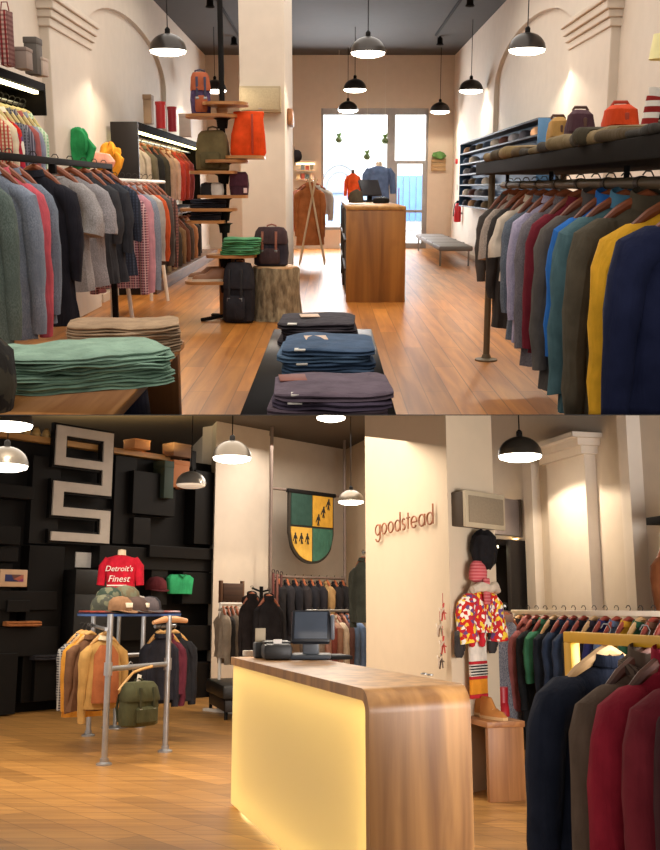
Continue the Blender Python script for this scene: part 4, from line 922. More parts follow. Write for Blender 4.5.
# ================================================================== LOWER SHOP: things
for px, py, wp, lab, en, dome, lit in (
    (10, 424, 46, 'bright dome pendant lamp cut off at the top left, above the other left lamp', 30, '4a443c', 9),
    (6, 465, 44, 'dark dome pendant lamp at the left edge in front of the black wall', 30, '3a342c', 9),
    (191, 484, 30, 'unlit grey dome pendant lamp near the right end of the black wall', 0, '8a8680', .25),
    (232, 457, 39, 'dome pendant lamp in front of the white pier, left of the pipe frame', 22, '5a5248', 9),
    (351, 501, 26, 'dome pendant lamp beside the shield banner, near the column edge', 60, '6a5f50', 9),
    (520, 455, 44, 'dome pendant lamp to the right of the column with the shop name', 55, '4a443c', 9),
    (331, 417, 30, 'dome pendant lamp high in the alcove, mostly cut off at the top', 60, '4a443c', 9)):
    pendant(B, px, py, wp, lab, 4.5, en, 'dome pendant lamps in the lower shop', dome=dome, lit=lit)

# ---------------- sign of joined figures on the black wall
u0, zt = wu(57.5, 424.5, .25); u1, _ = wu(114.5, 424, .25); _, zb = wu(57.5, 540.5, .25)
r = bpy.data.objects.new('letter_sign', None); COL.objects.link(r); onwall(r)
tag(r, 'big white angular 9S letter sign standing off the black wall', 'sign')
bars = [(0, 1, 0, .085), (0, 1, .275, .35), (0, 1, .49, .575), (0, 1, .71, .785), (0, 1, .925, 1), (0, .17, 0, .35), (0, .17, .49, .785), (.83, 1, 0, .575), (.83, 1, .71, 1)]
def bars_mesh(e, y0, y1):
    g = G(); us = sorted({v for b in bars for v in b[:2]}); vs = sorted({v for b in bars for v in b[2:]})
    for i in range(len(us) - 1):
        for j in range(len(vs) - 1):
            cu, cv = (us[i] + us[i + 1]) / 2, (vs[j] + vs[j + 1]) / 2
            if any(b[0] < cu < b[1] and b[2] < cv < b[3] for b in bars):
                H = zt - zb; g.box(u0 + (u1 - u0) * us[i] - e, y0, zt - H * vs[j + 1] - e, u0 + (u1 - u0) * us[i + 1] + e, y1, zt - H * vs[j] + e)
    return g
part('letter_body', bars_mesh(.035, -.22, -.15), BLK, r, smooth=False); part('letter_face', bars_mesh(0, -.25, -.21), plain('b8aea2', .6), r, 'off-white letter face', smooth=False)
for uu, zz in ((.1, .1), (.9, .3), (.1, .6), (.9, .9)):
    part('standoff', G().cyl((u0 + (u1 - u0) * uu, -.16, zt - (zt - zb) * zz), (u0 + (u1 - u0) * uu, 0, zt - (zt - zb) * zz), .03, seg=8), STEEL, r)
def wallthing(name, lab, cat, px0, px1, py0, py1, d0, d1, mat, frame=None, group=None):
    a, z1 = wu(px0, py0, d1); b_, z0 = wu(px1, py1, d1)
    r = bpy.data.objects.new(name, None); COL.objects.link(r); onwall(r); tag(r, lab, cat, group)
    if frame:
        part('frame', G().box(a, -d1, z0, b_, -d0, z1, .01), frame, r); part('picture', G().box(a + .07, -d1 - .012, z0 + .07, b_ - .07, -d1, z1 - .07, .002), mat, r)
    else: part('sheet', G().box(a, -d1, z0, b_, -d0, z1, .004), mat, r)
    return r
wallthing('paper_notice', 'white paper notice on the black wall below the letter sign', 'notice', 76, 98, 552, 568, .0, .02, plain('d8d4ce', .7))
pic = N('picture_print'); vo = pic.n('TexVoronoi'); pic.l(pic.co(), vo.inputs['Vector']); vo.inputs['Scale'].default_value = 7
sp = pic.n('SeparateColor'); pic.l(vo.outputs['Color'], sp.inputs[0]); pic.l(pic.ramp(sp.outputs[0], [(0, lin('c02830')), (.4, lin('2a3c8a')), (.7, lin('1a1418')), (1, lin('c86a50'))]), pic.b.inputs['Base Color'])
wallthing('framed_picture', 'small framed red and blue picture in a niche of the black wall', 'picture', 1, 27, 569, 587, .24, .31, pic.m, plain('c9a684', .5))
a, z = wu(15, 624)
for px, py, lab, hx, w_ in ((18, 626, 'tan folded garment in the niche at the left of the black wall', 'a86a3c', .55), (43, 659, 'dark folded garment with a pale tag in the lower niche of the black wall', '2c2a2e', .5)):
    a, z = wu(px, py); p = K0 + wd * a
    folded(B, lab, None, (p.x + .1, p.y - .25, z), AW, w_, .3, .07, fabric(hx), int(px), name='folded_garment', cat='garment')
# things on the ledge
for px0, px1, py0, py1, hx, lab in ((122, 137, 440, 455, 'c08048', 'open orange-brown wooden box on the ledge right of the letter sign'), (161, 176, 461, 490, 'a8683a', 'brown cardboard box at the right end of the black wall, beside the unlit lamp'), (161, 178, 444, 460, '6a4a30', 'dark brown box stacked above the cardboard box at the wall end'), (152, 160, 462, 500, '2a3a30', 'dark green bag hanging at the right end of the ledge')):
    a, z1 = wu(px0, py0); b_, z0 = wu(px1, py1); p = K0 + wd * ((a + b_) / 2) + Vector((wd.y, -wd.x)) * .18
    if py0 == 440: z0 = WT_ + .03
    crate(B, 'bag' if 'bag' in lab else 'storage_box', lab, 'bag' if 'bag' in lab else 'box', (p.x, p.y, z0), b_ - a, .28, z1 - z0, plain(hx, .7), AW)
for k, px in enumerate((26, 36, 46)):
    a, z = wu(px, 437); p = K0 + wd * a
    t = thing(B, 'ornament_jar', 'small pale jar on the ledge of the black wall, %s of three' % ['first', 'second', 'third'][k], 'jar', (p.x, p.y, WT_ + .03), 0, 'jars on the ledge')
    part('jar', G().lathe([(.05, 0), (.07, .05), (.05, .11), (.03, .13)], 14), plain('c8a060', .5), t); part('lid', G().lathe([(.04, .125), (.035, .15), (.005, .155)], 12), plain('7a5a30', .5), t)
# folded tops in niches: dark red cap and green shirt
a, z = wu(151, 592); p = K0 + wd * a
hat(B, 'dark red cap on a peg of the black wall between the red and green shirts', (p.x + .12, p.y - .25, wu(151, 590)[1]), AW - .3, fabric('5a1f24'), None, s=1.75)
a, z0 = wu(171, 594); _, z1 = wu(171, 575); p = K0 + wd * a
t = thing(B, 'wall_shirt', 'bright green folded shirt shown on the black wall', 'shirt', (p.x + .17, p.y - .2, z0), AW)
part('cloth', G().super([(0, 0, 0, .24, .05), (0, 0, .1, .26, .06), (0, 0, (z1 - z0) * .8, .27, .06), (0, 0, z1 - z0, .2, .04)], 20, 4, .04).jitter(.012, 8), fabric('2f9a62'), t)
part('collar', G().tube([(-.07, -.06, z1 - z0), (0, -.075, z1 - z0 - .05), (.07, -.06, z1 - z0)], .015, 6), fabric('267f50'), t)

# ---------------- pipe display rack with hats, clothes and mannequin bust
q0, q1 = V2(B.fl(104, 765)), V2(B.fl(165, 752)); qb = V2(B.fl(88, 736)); ra = (q1 - q0).normalized(); RA = math.atan2(ra.y, ra.x); RL = (q1 - q0).length
rb = (qb - q0).normalized(); back = (qb - q0).length; rbl = Vector((rb.dot(ra), rb.dot(Vector((-ra.y, ra.x)))))
def lb(x, y, z): return (x + rbl.x * y, rbl.y * y, z)
GALV = plain('a9a9aa', .35, .75, .12)
r = thing(B, 'pipe_rack', 'galvanised pipe display rack with an oval top board in front of the black wall', 'clothes rack', (q0.x, q0.y, 0), RA)
ZT = B.at(0, 612, q0.y).z
for x, y, z1 in ((0, 0, ZT - .02), (RL, 0, ZT - .04), (0, back, ZT - .02), (RL, back, ZT - .04)):
    x, y, _ = lb(x, y, 0)
    part('post', G().cyl((x, y, .01), (x, y, z1), .028, seg=14), GALV, r); part('foot', G().lathe([(.075, 0), (.075, .015), (.04, .03), (.04, .06)], 16, (x, y, 0)), GALV, r)
zc_ = B.at(0, 669, q0.y).z
part('cross_bar', G().cyl((0, 0, zc_), (RL, 0, zc_), .026, seg=12), GALV, r)
for x in (0, RL): part('pipe_tee', G().cyl((x, 0, zc_ - .06), (x, 0, zc_ + .06), .04, seg=12), GALV, r)
part('rear_cross_bar', G().cyl(lb(0, back, zc_), lb(RL, back, zc_), .026, seg=12), GALV, r)
cxr, cyr, _ = lb(RL / 2, back / 2, 0)
part('top_board', G().lathe([(.60, 0), (.62, .012), (.60, .028), (.01, .028)], 40, (cxr, cyr, ZT - .02), .82, .95), wood('8a3a2c', '5a2620', .4, 'x'), r, 'dark red oval top board')
part('board_edge', G().lathe([(.62, -.02), (.625, .004), (.58, .004), (.58, -.02), (.62, -.02)], 40, (cxr, cyr, ZT - .03), .82, .95), plain('3d5f9a', .5), r, 'blue board edge')
ZR = ZT - .16
part('side_rail', G().cyl(lb(-.05, 0, ZR), lb(-.05, back + .3, ZR), .018, seg=10), GALV, r)
part('side_rail', G().cyl(lb(RL - .12, back * .25, ZR), lb(RL + .25, back * .25, ZR), .02, seg=10), GALV, r)
def rk(x, y, z): 
    p = q0 + ra * x + rb * y; return (p.x, p.y, z)
PW = wood('d6a868', 'b08040', .5, 'x')
for i, (x, y, m, lab, nm, W_, L, sl, cl, ex) in enumerate((
    (-.28, 1.5, fabric('5a5a60', 'plaid', '2c2c34', 2, 'a8a49c'), 'grey plaid flannel shirt, farthest back on the left of the pipe rack', 'shirt', .46, .80, .62, 'shirt', {}),
    (-.24, 1.2, fabric('c98a30'), 'mustard yellow shirt peeking below the others on the pipe rack', 'shirt', .46, .88, .6, 'shirt', {}),
    (-.20, .9, fabric('6a4a34'), 'dark brown shirt between the plaid and the mustard jacket on the pipe rack', 'shirt', .46, .80, .6, 'shirt', {}),
    (-.02, .52, fabric('b28a4e'), 'mustard tan jacket with a rust waistcoat, front of the left row on the pipe rack', 'jacket', .47, .76, .68, 'shirt', {}))):
    w_ = garment(B, nm, lab, nm, 'garments on the pipe rack', rk(x + .02, y, ZR + .02), RA - .5, W_, L, .08, sl, m, cl, cmat=fabric('d8c8a8') if i == 3 else None, hanger=PW, seed=i + 400, out=.0)
    if i == 3: part('waistcoat', G().super([(0, -.03, -.15, .07, .06), (0, -.035, -.24, .13, .075), (0, -.045, -.5, .14, .085), (0, -.05, -.70, .14, .085)], 20, 2.6, .03), fabric('9c5a34'), w_, 'rust brown waistcoat').location.z = -.035
for i, (x, y, m, lab, W_, L, ex) in enumerate(((RL - .06, .40, fabric('22222a'), 'black jacket left of the maroon shirt at the right of the pipe rack', .42, .74, {}), (RL + .06, .40, fabric('5a2230'), 'maroon shirt between the two black jackets on the pipe rack', .46, .7, {}), (RL + .20, .40, fabric('1c1c20'), 'black jacket at the right end of the pipe rack', .52, .78, {}))):
    garment(B, 'jacket' if 'jacket' in lab[:12] else 'shirt', lab, 'jacket', 'garments on the pipe rack', rk(x, y, ZR + .02), RA - .45, W_, L, .08, .6, m, 'shirt', hanger=PW, seed=i + 410)
rr = solo(B, 'hanger_bar', G().tube([(-.28, 0, 0), (-.1, -.01, .03), (.1, -.01, .03), (.30, 0, .01)], [.02, .035, .035, .025], 10), wood('c99a70', 'a87448', .5, 'x'), 'pale wooden bar on brackets at the right end of the pipe rack', 'bar', rk(RL + .02, .05, ZR + .05), RA)
backpack(B, 'olive green canvas rucksack hanging from the cross bar of the pipe rack', rk(RL * .47, -.24, B.at(0, 728, q0.y).z), RA - .25, .40, .40, .22, fabric('4a4a30'), fabric('3c3c28'), fabric('44442c'))
pp = rk(RL * .48, -.2, B.at(0, 676, q0.y).z)
solo(B, 'paper_tag', G().box(-.03, -.003, -.09, .03, .003, .0, .001).tf(rot(0, .25, 0)), plain('d8d0c4', .7), 'white paper tag hanging above the olive rucksack', 'tag', (pp[0], pp[1] - .02, pp[2] + .0), RA)
h0 = thing(B, 'clothes_hanger', 'empty pale wooden hanger on the cross bar of the pipe rack', 'hanger', rk(.36, -.02, zc_ - .02), RA - .3, None, rot(0, -.5, 0))
part('bar', G().tube([(-.22, 0, -.10), (-.1, 0, -.06), (0, 0, -.035), (.1, 0, -.06), (.22, 0, -.10)], .014, 8), PW, h0); part('hook', G().tube([(0, 0, -.03), (0, 0, .02), (.03, 0, .05), (.015, 0, .075), (-.02, 0, .06)], .005, 6), STEEL, h0)
hz = ZT + .012
for i, (x, y, hx, lab, s_, kd) in enumerate(((.02, .45, '3a3c34', 'dark camouflage cap at the left of the pipe rack top', 1.35, 'cap'), (.10, .6, '2e3a30', 'dark green plaid cap behind the camouflage cap', 1.25, 'cap'), (.84, .95, '26262c', 'black cap at the back right of the pipe rack top', 1.3, 'cap'), (.22, .15, '7a5a40', 'brown cap with a pale badge at the front of the pipe rack top', 1.2, 'cap'),
        (.50, .35, '4a3a34', 'dark brown cap beside the badged cap on the pipe rack top', 1.2, 'cap'), (.58, .8, '9a948e', 'pale grey cap on the pipe rack top, below the red t-shirt', 1.35, 'cap'), (.74, .55, '50484a', 'charcoal cap at the right of the pipe rack top', 1.2, 'cap'), (.36, .6, '5a503c', 'olive patterned cap in the middle of the pipe rack top', 1.4, 'cap'))):
    hx_ = fabric(hx, 'camo', '5a5a48') if 'camou' in lab or 'pattern' in lab else fabric(hx)
    c = hat(B, lab, rk(x - .06, y * .9, hz + (.09 if i in (1, 7) else 0)), RA + .4 * math.sin(i * 2), hx_, None, 'caps on the pipe rack', s_)
    if 'badge' in lab: part('badge', G().box(-.04, -.135, .03, .04, -.11, .075, .004), plain('d8ccb4'), c)
# bust with the red lettered t-shirt, behind the rack
Yb = q0.y + 2.9
t = bust('bust in a red t-shirt with white Detroit\'s Finest lettering, above the pipe rack', 122, 550, 603, Yb, 44, fabric('c41a30'), sl=.45, room=B, neck='e6d2b0')
sz = .10 * 44 / F * Yb / .42
for ln, body in enumerate(("Detroit's", 'Finest')):
    g = text_mesh(body, sz * (.72 if ln == 0 else .85), .004, .25)
    g.tf(Matrix.Translation((0, -44 / F * Yb * .245, B.at(0, 571.5 + ln * 10.5, Yb).z)))
    part('lettering', g, plain('f0e4d8', .6), t, 'white script lettering', smooth=False)
g = G().box(-.14, -44 / F * Yb * .245, B.at(0, 586.2, Yb).z, .10, -44 / F * Yb * .24, B.at(0, 585, Yb).z); part('underline', g, plain('f0e4d8', .6), t)
# black cabinet behind the rack
a, z1 = wu(60, 570); b_, z0 = wu(100, 570); p = K0 + wd * ((a + b_) / 2)
crate(B, 'cabinet', 'plain black cabinet standing against the black wall behind the pipe rack', 'cabinet', (p.x + .2, p.y - .2, 0), b_ - a, .3, z1, plain('0f0e0e', .5), AW)

# ---------------- illuminated counter
P0, P1, P3 = V2(B.at(369, 690, 4.8)), None, None
ZC = B.at(369, 690, 4.8).z
P3 = V2(B.fl(231, 657, ZC)); P1 = V2(B.fl(470, 685, ZC)); P2 = P3 + (P1 - P0)
r = thing(B, 'shop_counter', 'wooden waterfall shop counter with a glowing yellow front panel', 'counter', (P0.x, P0.y, 0))
e1 = (P3 - P0); e2 = (P1 - P0); l1, l2 = e1.length, e2.length; d1_, d2_ = e1.normalized(), e2.normalized()
def cpt(s, t, z): q = d1_ * s + d2_ * t; return Vector((q.x, q.y, z))
TH, RR = .055, .11
prof = []                                     # outer then inner outline of the bent slab, (s, z)
outer = [(l1, ZC)] + [(RR - RR * math.sin(k), ZC - RR + RR * math.cos(k)) for k in [math.pi / 2 * j / 10 for j in range(11)]] + [(0, 0)]
ri = RR - TH
inner = [(TH, 0)] + [(RR - ri * math.sin(k), ZC - RR + ri * math.cos(k)) for k in [math.pi / 2 * (10 - j) / 10 for j in range(11)]] + [(l1, ZC - TH)]
prof = outer + inner
g = G(); A0 = [g.bm.verts.new(cpt(s, 0, z)) for s, z in prof]; A1 = [g.bm.verts.new(cpt(s, l2, z)) for s, z in prof]; n = len(prof)
g.bm.faces.new(A0); g.bm.faces.new(list(reversed(A1)))
for i in range(n): g.bm.faces.new((A0[i], A1[i], A1[(i + 1) % n], A0[(i + 1) % n]))
part('waterfall_top', g, wood('bb8a50', '80562e', .36, 'z', .6, None, True), r)
def quad(s0, s1, z0, z1, t0, t1):
    g = G(); vs = [cpt(s, t, z) for t in (t0, t1) for s, z in ((s0, z0), (s1, z0), (s1, z1), (s0, z1))]
    b_ = [g.bm.verts.new(v) for v in vs]
    for f in ((0, 1, 2, 3), (7, 6, 5, 4), (0, 4, 5, 1), (1, 5, 6, 2), (2, 6, 7, 3), (3, 7, 4, 0)): g.bm.faces.new([b_[k] for k in f])
    return g
pm = N('lit_acrylic'); pm.b.inputs['Base Color'].default_value = lin('f2e6c0'); pm.b.inputs['Roughness'].default_value = .4
pm.b.inputs['Emission Color'].default_value = lin('ecdcae'); pm.b.inputs['Emission Strength'].default_value = .08
tr_ = pm.n('BsdfTranslucent'); tr_.inputs['Color'].default_value = lin('fff4d2'); mx = pm.n('MixShader'); mx.inputs[0].default_value = .5
pm.l(pm.b.outputs[0], mx.inputs[1]); pm.l(tr_.outputs[0], mx.inputs[2]); pm.l(mx.outputs[0], pm.t.nodes['Material Output'].inputs[0])
part('glowing_panel', quad(TH, l1, .02, ZC - TH, .02, .035), pm.m, r, 'glowing yellow front panel', smooth=False)
part('light_box', quad(TH, l1, .02, ZC - TH, .24, .26), plain('f0ead8', .8), r, smooth=False)
part('end_board', quad(l1 - .02, l1, 0, ZC - TH, .04, l2), plain('3a2c20', .6), r, smooth=False)
led = glow('ffedac', 5)
part('light_strip', quad(TH + .01, l1 - .03, ZC - TH - .03, ZC - TH - .005, .10, .16), led, r, smooth=False); part('light_strip', quad(TH + .01, l1 - .03, .025, .05, .10, .16), led, r, smooth=False)
part('light_strip', quad(l1 - .05, l1 - .03, .05, ZC - TH - .04, .10, .16), led, r, smooth=False); part('light_strip', quad(TH + .005, TH + .03, .05, ZC - TH - .04, .10, .16), led, r, smooth=False)
# register and small things on the counter
def onc(px, py): p = B.fl(px, py, ZC); return (p.x, p.y, ZC + .001)
ca = math.atan2(d2_.y, d2_.x)
p = onc(311, 659)
t = thing(B, 'cash_register', 'dark touchscreen cash register on the counter, screen tilted towards the till side', 'cash register', p, ca - .55)
s_ = p[1] / F
part('base', G().box(-20 * s_, -.16, 0, 20 * s_, .16, 5 * s_, .02), plain('3a4048', .4), t); part('stand', G().box(-8 * s_, -.05, 4 * s_, 8 * s_, .08, 24 * s_, .015), plain('54585e', .4), t)
part('screen', G().box(-19 * s_, -.03, -17 * s_, 19 * s_, .03, 17 * s_, .02).tf(Matrix.Translation((0, -.02, 30 * s_)) @ rot(-.45)), plain('26282e', .3), t)
part('display', G().box(-16 * s_, -.036, -14 * s_, 16 * s_, -.03, 14 * s_, .004).tf(Matrix.Translation((0, -.02, 30 * s_)) @ rot(-.45)), plain('4c5460', .15), t)
part('card_swipe', G().box(19 * s_, -.05, 18 * s_, 23 * s_, .02, 42 * s_, .01), plain('5a5e66', .4), t)
p = onc(276, 659); s_ = p[1] / F
t = thing(B, 'receipt_printer', 'black receipt printer on the counter left of the cash register', 'printer', p, ca - .4)
part('body', G().box(-14 * s_, -.18, 0, 14 * s_, .16, 15 * s_, .03), plain('1a1817', .5), t); part('lid', G().box(-13 * s_, -.1, 14 * s_, 13 * s_, .15, 17 * s_, .012), plain('24211f', .4), t); part('paper', G().box(-4 * s_, -.14, 14 * s_, 4 * s_, -.135, 19 * s_), plain('e0d8d0'), t)
p = onc(260, 658); s_ = p[1] / F
t = thing(B, 'card_holder', 'small dark box with a pale card standing at the left end of the counter', 'holder', p, ca - .3)
part('box', G().box(-6 * s_, -.06, 0, 6 * s_, .06, 15 * s_, .012), plain('33383e', .5), t); part('card', G().box(-5 * s_, -.01, 13 * s_, 5 * s_, .0, 28 * s_, .002), plain('b9a88c', .7), t)
p = onc(249, 656)
t = thing(B, 'tape_roll', 'small white roll on the far left corner of the counter', 'roll', p); part('roll', G().lathe([(.03, 0), (.05, 0), (.05, .04), (.03, .04), (.03, 0)], 18), plain('d8d2c8'), t)
p = onc(334, 659)
t = thing(B, 'keyboard', 'black keyboard lying right of the cash register', 'keyboard', p, ca - .2); part('case', G().box(-.10, -.13, 0, .10, .13, .025, .006), BLACKM, t); part('keys', G().box(-.085, -.11, .024, .085, .11, .032, .003), plain('3a3a3c', .6), t)
p = onc(425, 675)
for k in range(2): 
    p = onc(424 + 6 * k, 675 + k); t = thing(B, 'ring', 'thin metal ring lying on the counter near the rounded end, %s of two' % ['left', 'right'][k], 'ring', p, 0, 'rings on the counter'); part('band', G().tube([(.016 * math.cos(a), .02 * math.sin(a), .006) for a in [2 * math.pi * j / 14 for j in range(15)]], .004, 6), STEEL, t)

# ---------------- column: lettering, speaker, hung outfit, ornaments
c0 = B.onp(378, 530, (C.x, C.y), Bu); c1 = B.onp(437, 530, (C.x, C.y), Bu)
wl_ = (V2(c1) - V2(c0)).length; mid = (V2(c0) + V2(c1)) / 2; zl = (B.onp(377, 536, (C.x, C.y), Bu).z + B.onp(437, 523.5, (C.x, C.y), Bu).z) / 2
nC = Vector((-Bu.y, Bu.x)).normalized(); nC = nC if nC.y < 0 else -nC
g = G(); cx = 0                               # monoline rounded letters built stroke by stroke
def arc(cx, cz, r, a0, a1, n=18): return [(cx + r * math.cos(math.radians(a0 + (a1 - a0) * i / n)), 0, cz + r * math.sin(math.radians(a0 + (a1 - a0) * i / n))) for i in range(n + 1)]
SWT, LR = .062, .235
for ch in 'goodstead':
    st_ = []
    if ch in 'godae': 
        st_ = [arc(cx + LR, LR, LR, 0, 360, 24)] if ch != 'e' else [arc(cx + LR, LR, LR, 0, 315) , [(cx, 0, LR), (cx + 2 * LR, 0, LR)]]
        if ch == 'd': st_.append([(cx + 2 * LR, 0, 0), (cx + 2 * LR, 0, .80)])
        if ch == 'a': st_.append([(cx + 2 * LR, 0, 0), (cx + 2 * LR, 0, 2 * LR)])
        if ch == 'g': st_.append([(cx + 2 * LR, 0, 2 * LR), (cx + 2 * LR, 0, -.06)] + arc(cx + LR, -.06, LR, 0, -150, 12))
        adv = 2 * LR + .17
    elif ch == 's':
        q = LR * .5; st_ = [arc(cx + q + .03, 3 * q, q, 40, 270, 10) + arc(cx + q + .03, q, q, 90, -140, 10)[1:]]; adv = 2 * q + .20
    else: st_ = [[(cx + .10, 0, 0), (cx + .10, 0, .68)], [(cx - .02, 0, .47), (cx + .24, 0, .47)]]; adv = .36
    for s_ in st_: g.tube(s_, SWT * .62, 8, .007)
    cx += adv
xs = [v.co.x for v in g.bm.verts]; wx_ = max(xs) - min(xs); cxm = (max(xs) + min(xs)) / 2
hgt = B.onp(407, 519, (C.x, C.y), Bu).z - B.onp(407, 530, (C.x, C.y), Bu).z
g.tf(Matrix.Diagonal((wl_ / wx_, 1, hgt / .47, 1)) @ Matrix.Translation((-cxm, 0, 0)))
t = thing(B, 'shop_name_sign', 'wooden goodstead lettering mounted on the pale column', 'sign', (mid.x + nC.x * .03, mid.y + nC.y * .03, zl), AU + math.pi)
part('lettering', g, wood('9a5a30', '6e3a1c', .5, 'x'), t, smooth=False)
def onv(px, py, off=0): 
    n = Vector((Bv.y, -Bv.x)).normalized() * off; return B.onp(px, py, (C.x + n.x, C.y + n.y), Bv)
a, b_ = onv(464, 492, .13), onv(502, 497, .13); zt_, zb_ = onv(480, 493.5, .13).z, onv(480, 527, .13).z
w_ = (V2(b_) - V2(a)).length
t = thing(B, 'wall_speaker', 'boxed loudspeaker mounted high on the white side of the named column', 'speaker', ((a.x + b_.x) / 2, (a.y + b_.y) / 2, (zt_ + zb_) / 2), AV)
hh = (zt_ - zb_) / 2
part('cabinet', G().box(-w_ / 2, 0, -hh, w_ / 2, .13, hh, .008), plain('4a3c2e', .6), t); part('front_frame', G().box(-w_ / 2 - .01, -.02, -hh - .01, w_ / 2 + .01, .01, hh + .01, .006), plain('b8a88c', .6), t)
part('grille', G().box(-w_ / 2 + .03, -.03, -hh + .03, w_ / 2 - .03, -.01, hh - .03, .004), plain('8d7d66', .85, scale=80), t)
# hung outfit
def ov(px, py, off=.1): return onv(px, py, off)
sc_ = .0082
p = ov(484, 549, .12)
t = thing(B, 'fur_hat', 'round black furry hat at the top of the outfit hung on the column', 'hat', p, AV)
part('fur', G().super([(0, 0, -.17, .05, .05), (0, 0, -.12, .10, .08), (0, 0, 0, .135, .10), (0, 0, .1, .12, .09), (0, 0, .15, .06, .05)], 24, 2).sub(1).jitter(.025, 22), fabric('141113'), t); part('peg', G().cyl((0, .0, .05), (0, .115, .05), .012, seg=8), STEEL, t)
p = ov(478, 572, .12)
t = thing(B, 'knit_scarf', 'pink-red knitted scarf below the black furry hat', 'scarf', p, AV)
part('wrap', G().lathe([(.06, -.08), (.09, -.06), (.095, 0), (.08, .06), (.05, .09)], 18, sy=.7).jitter(.01, 12), fabric('b4484e', 'band', 'c87070', 3), t); part('end', G().box(-.03, -.09, -.26, .04, -.06, -.05, .01), fabric('b4484e', 'band', 'c87070', 3), t)
p = ov(479, 570, .10)
gq = garment(B, 'quilt_jacket', 'red, yellow and white patchwork jacket on a hanger on the column', 'jacket', None, (p.x, p.y, p.z), AV, .50, .46, .07, .33, fabric('c8281e', 'quilt', 'ffffff', 1.8), 'shirt', fabric('d8ccb8'), hanger=plain('b8a890', .6), seed=500, out=.01)
part('fur_collar', G().tube([(-.19, -.05, -.13), (-.1, -.08, -.10), (0, -.10, -.12), (.1, -.08, -.10), (.19, -.05, -.13)], [.03, .042, .036, .042, .03], 10).jitter(.008, 20), fabric('c9b8a4'), gq, 'pale grey fur collar').location.z = -.035
for k, (px, py) in enumerate(((459, 645), (492, 641))):
    p = ov(px, py, .08); t = thing(B, 'mitten', 'dark grey mitten hanging below the patchwork jacket, %s one' % ['left', 'right'][k], 'mitten', p, AV, 'mittens under the jacket')
    part('hand', G().super([(0, 0, -.10, .03, .02), (0, 0, -.07, .05, .03), (0, 0, .0, .05, .03), (0, 0, .08, .04, .028)], 16, 2.2).jitter(.006, 14), fabric('34302f'), t); part('thumb', G().tube([(.04, 0, .02), (.06, 0, -.03), (.06, 0, -.05)], [.02, .02, .012], 8), fabric('34302f'), t); part('cuff', G().lathe([(.042, .06), (.046, .10), (.03, .11)], 14, sy=.7), fabric('45403e'), t)
p = ov(477, 636, .07)
t = thing(B, 'knit_blanket', 'white knitted blanket with red, black and orange stripes hung on the column', 'blanket', p, AV)
z0 = p.z; yz = lambda py: ov(477, py, .07).z - z0
for nm, py0, py1, hx, e in (('white_field', 632, 661, 'e0d6c8', 0), ('red_stripe', 661, 664, 'b8262e', .004), ('white_field', 664, 676, 'e0d6c8', 0), ('red_stripe', 676, 679, 'b8262e', .004), ('orange_band', 679, 694, 'd98a24', .002), ('red_stripe', 694, 698, 'b8262e', .004)):
    part(nm, G().box(-.135, -.025 - e, yz(py1), .10, .0, yz(py0), .004), fabric(hx), t)
for k in range(4): part('black_stripe', G().box(-.135, -.032, yz(666.6 + k * 2.8), .10, -.002, yz(665.2 + k * 2.8), .002), fabric('1c1a1c'), t)
for k, px in enumerate((472, 482)):
    p = ov(px, 637, .13); t = thing(B, 'tassel', 'red tassel hanging under the patchwork jacket, %s one' % ['left', 'right'][k], 'tassel', p, AV, 'tassels under the jacket'); part('head', G().lathe([(.01, .05), (.028, .03), (.02, 0)], 10), fabric('b8202c'), t); part('skirt', G().lathe([(.02, .0), (.032, -.03), (.022, -.07), (.005, -.08)], 10), fabric('b8202c'), t)
n = nC * .05
for k, (px, py, hx) in enumerate(((443, 612, 'c05048'), (440, 628, 'a08a70'), (443, 645, 'c04840'), (441, 660, '5a4a40'))):
    p = B.onp(px, py, (C.x + n.x, C.y + n.y), Bu)
    t = thing(B, 'hanging_ornament', 'small twig and ribbon ornament on the column above the counter, %s of the string' % ['top', 'second', 'third', 'lowest'][k], 'ornament', p, AU + math.pi, 'ornaments on the column')
    part('sticks', G().cyl((-.03, 0, -.07), (.02, 0, .07), .007, seg=6).cyl((.04, 0, -.06), (.0, 0, .06), .006, seg=6).cyl((-.06, 0, .02), (.06, 0, -.01), .006, seg=6), plain(hx, .7), t)
    part('ribbon', G().tube([(-.05, -.01, .03), (0, -.02, .0), (.05, -.01, .035), (.0, -.02, -.01), (-.03, -.01, -.06)], .008, 5), plain('d8c8b4', .8), t); part('string', G().cyl((0, 0, .05), (0, 0, .15), .003, seg=5), plain('b05048'), t)

# ---------------- stool box with boots
p0, p1 = V2(B.fl(490, 803)), None
st = B.at(511, 722, p0.y).z
t = thing(B, 'box_stool', 'open wooden box stool beside the counter with boots on top', 'stool', (p0.x, p0.y, 0), AU + math.pi)
BX = wood('a06c3c', '7a4c26', .5, 'z')
# local -x runs back along the wall direction u, local y runs towards the left
part('side_panel', G().box(-.75, .26, 0, -.03, .30, st - .04, .004), BX, t); part('front_board', G().box(-.05, .0, 0, 0, .30, st - .04, .004), BX, t); part('top', G().box(-.76, -.01, st - .045, .01, .31, st, .006), wood('a8703e', '7c4a24', .5, 'x'), t); part('back_board', G().box(-.75, .0, .0, -.70, .26, st - .04, .003), BX, t)
lx = Vector((math.cos(AU + math.pi), math.sin(AU + math.pi))); ly = Vector((-lx.y, lx.x))
for k, (a_, b2) in enumerate(((-.17, .13), (-.42, .17))):
    q = p0 + lx * a_ + ly * b2
    shoe(B, 'tan suede boot on the wooden stool, %s of the pair' % ['nearer', 'farther'][k], (q.x, q.y, st + .001), .5 + .4 * k, .30, plain('b07030', .8), plain('c8a070'), 'boots on the stool', .09)

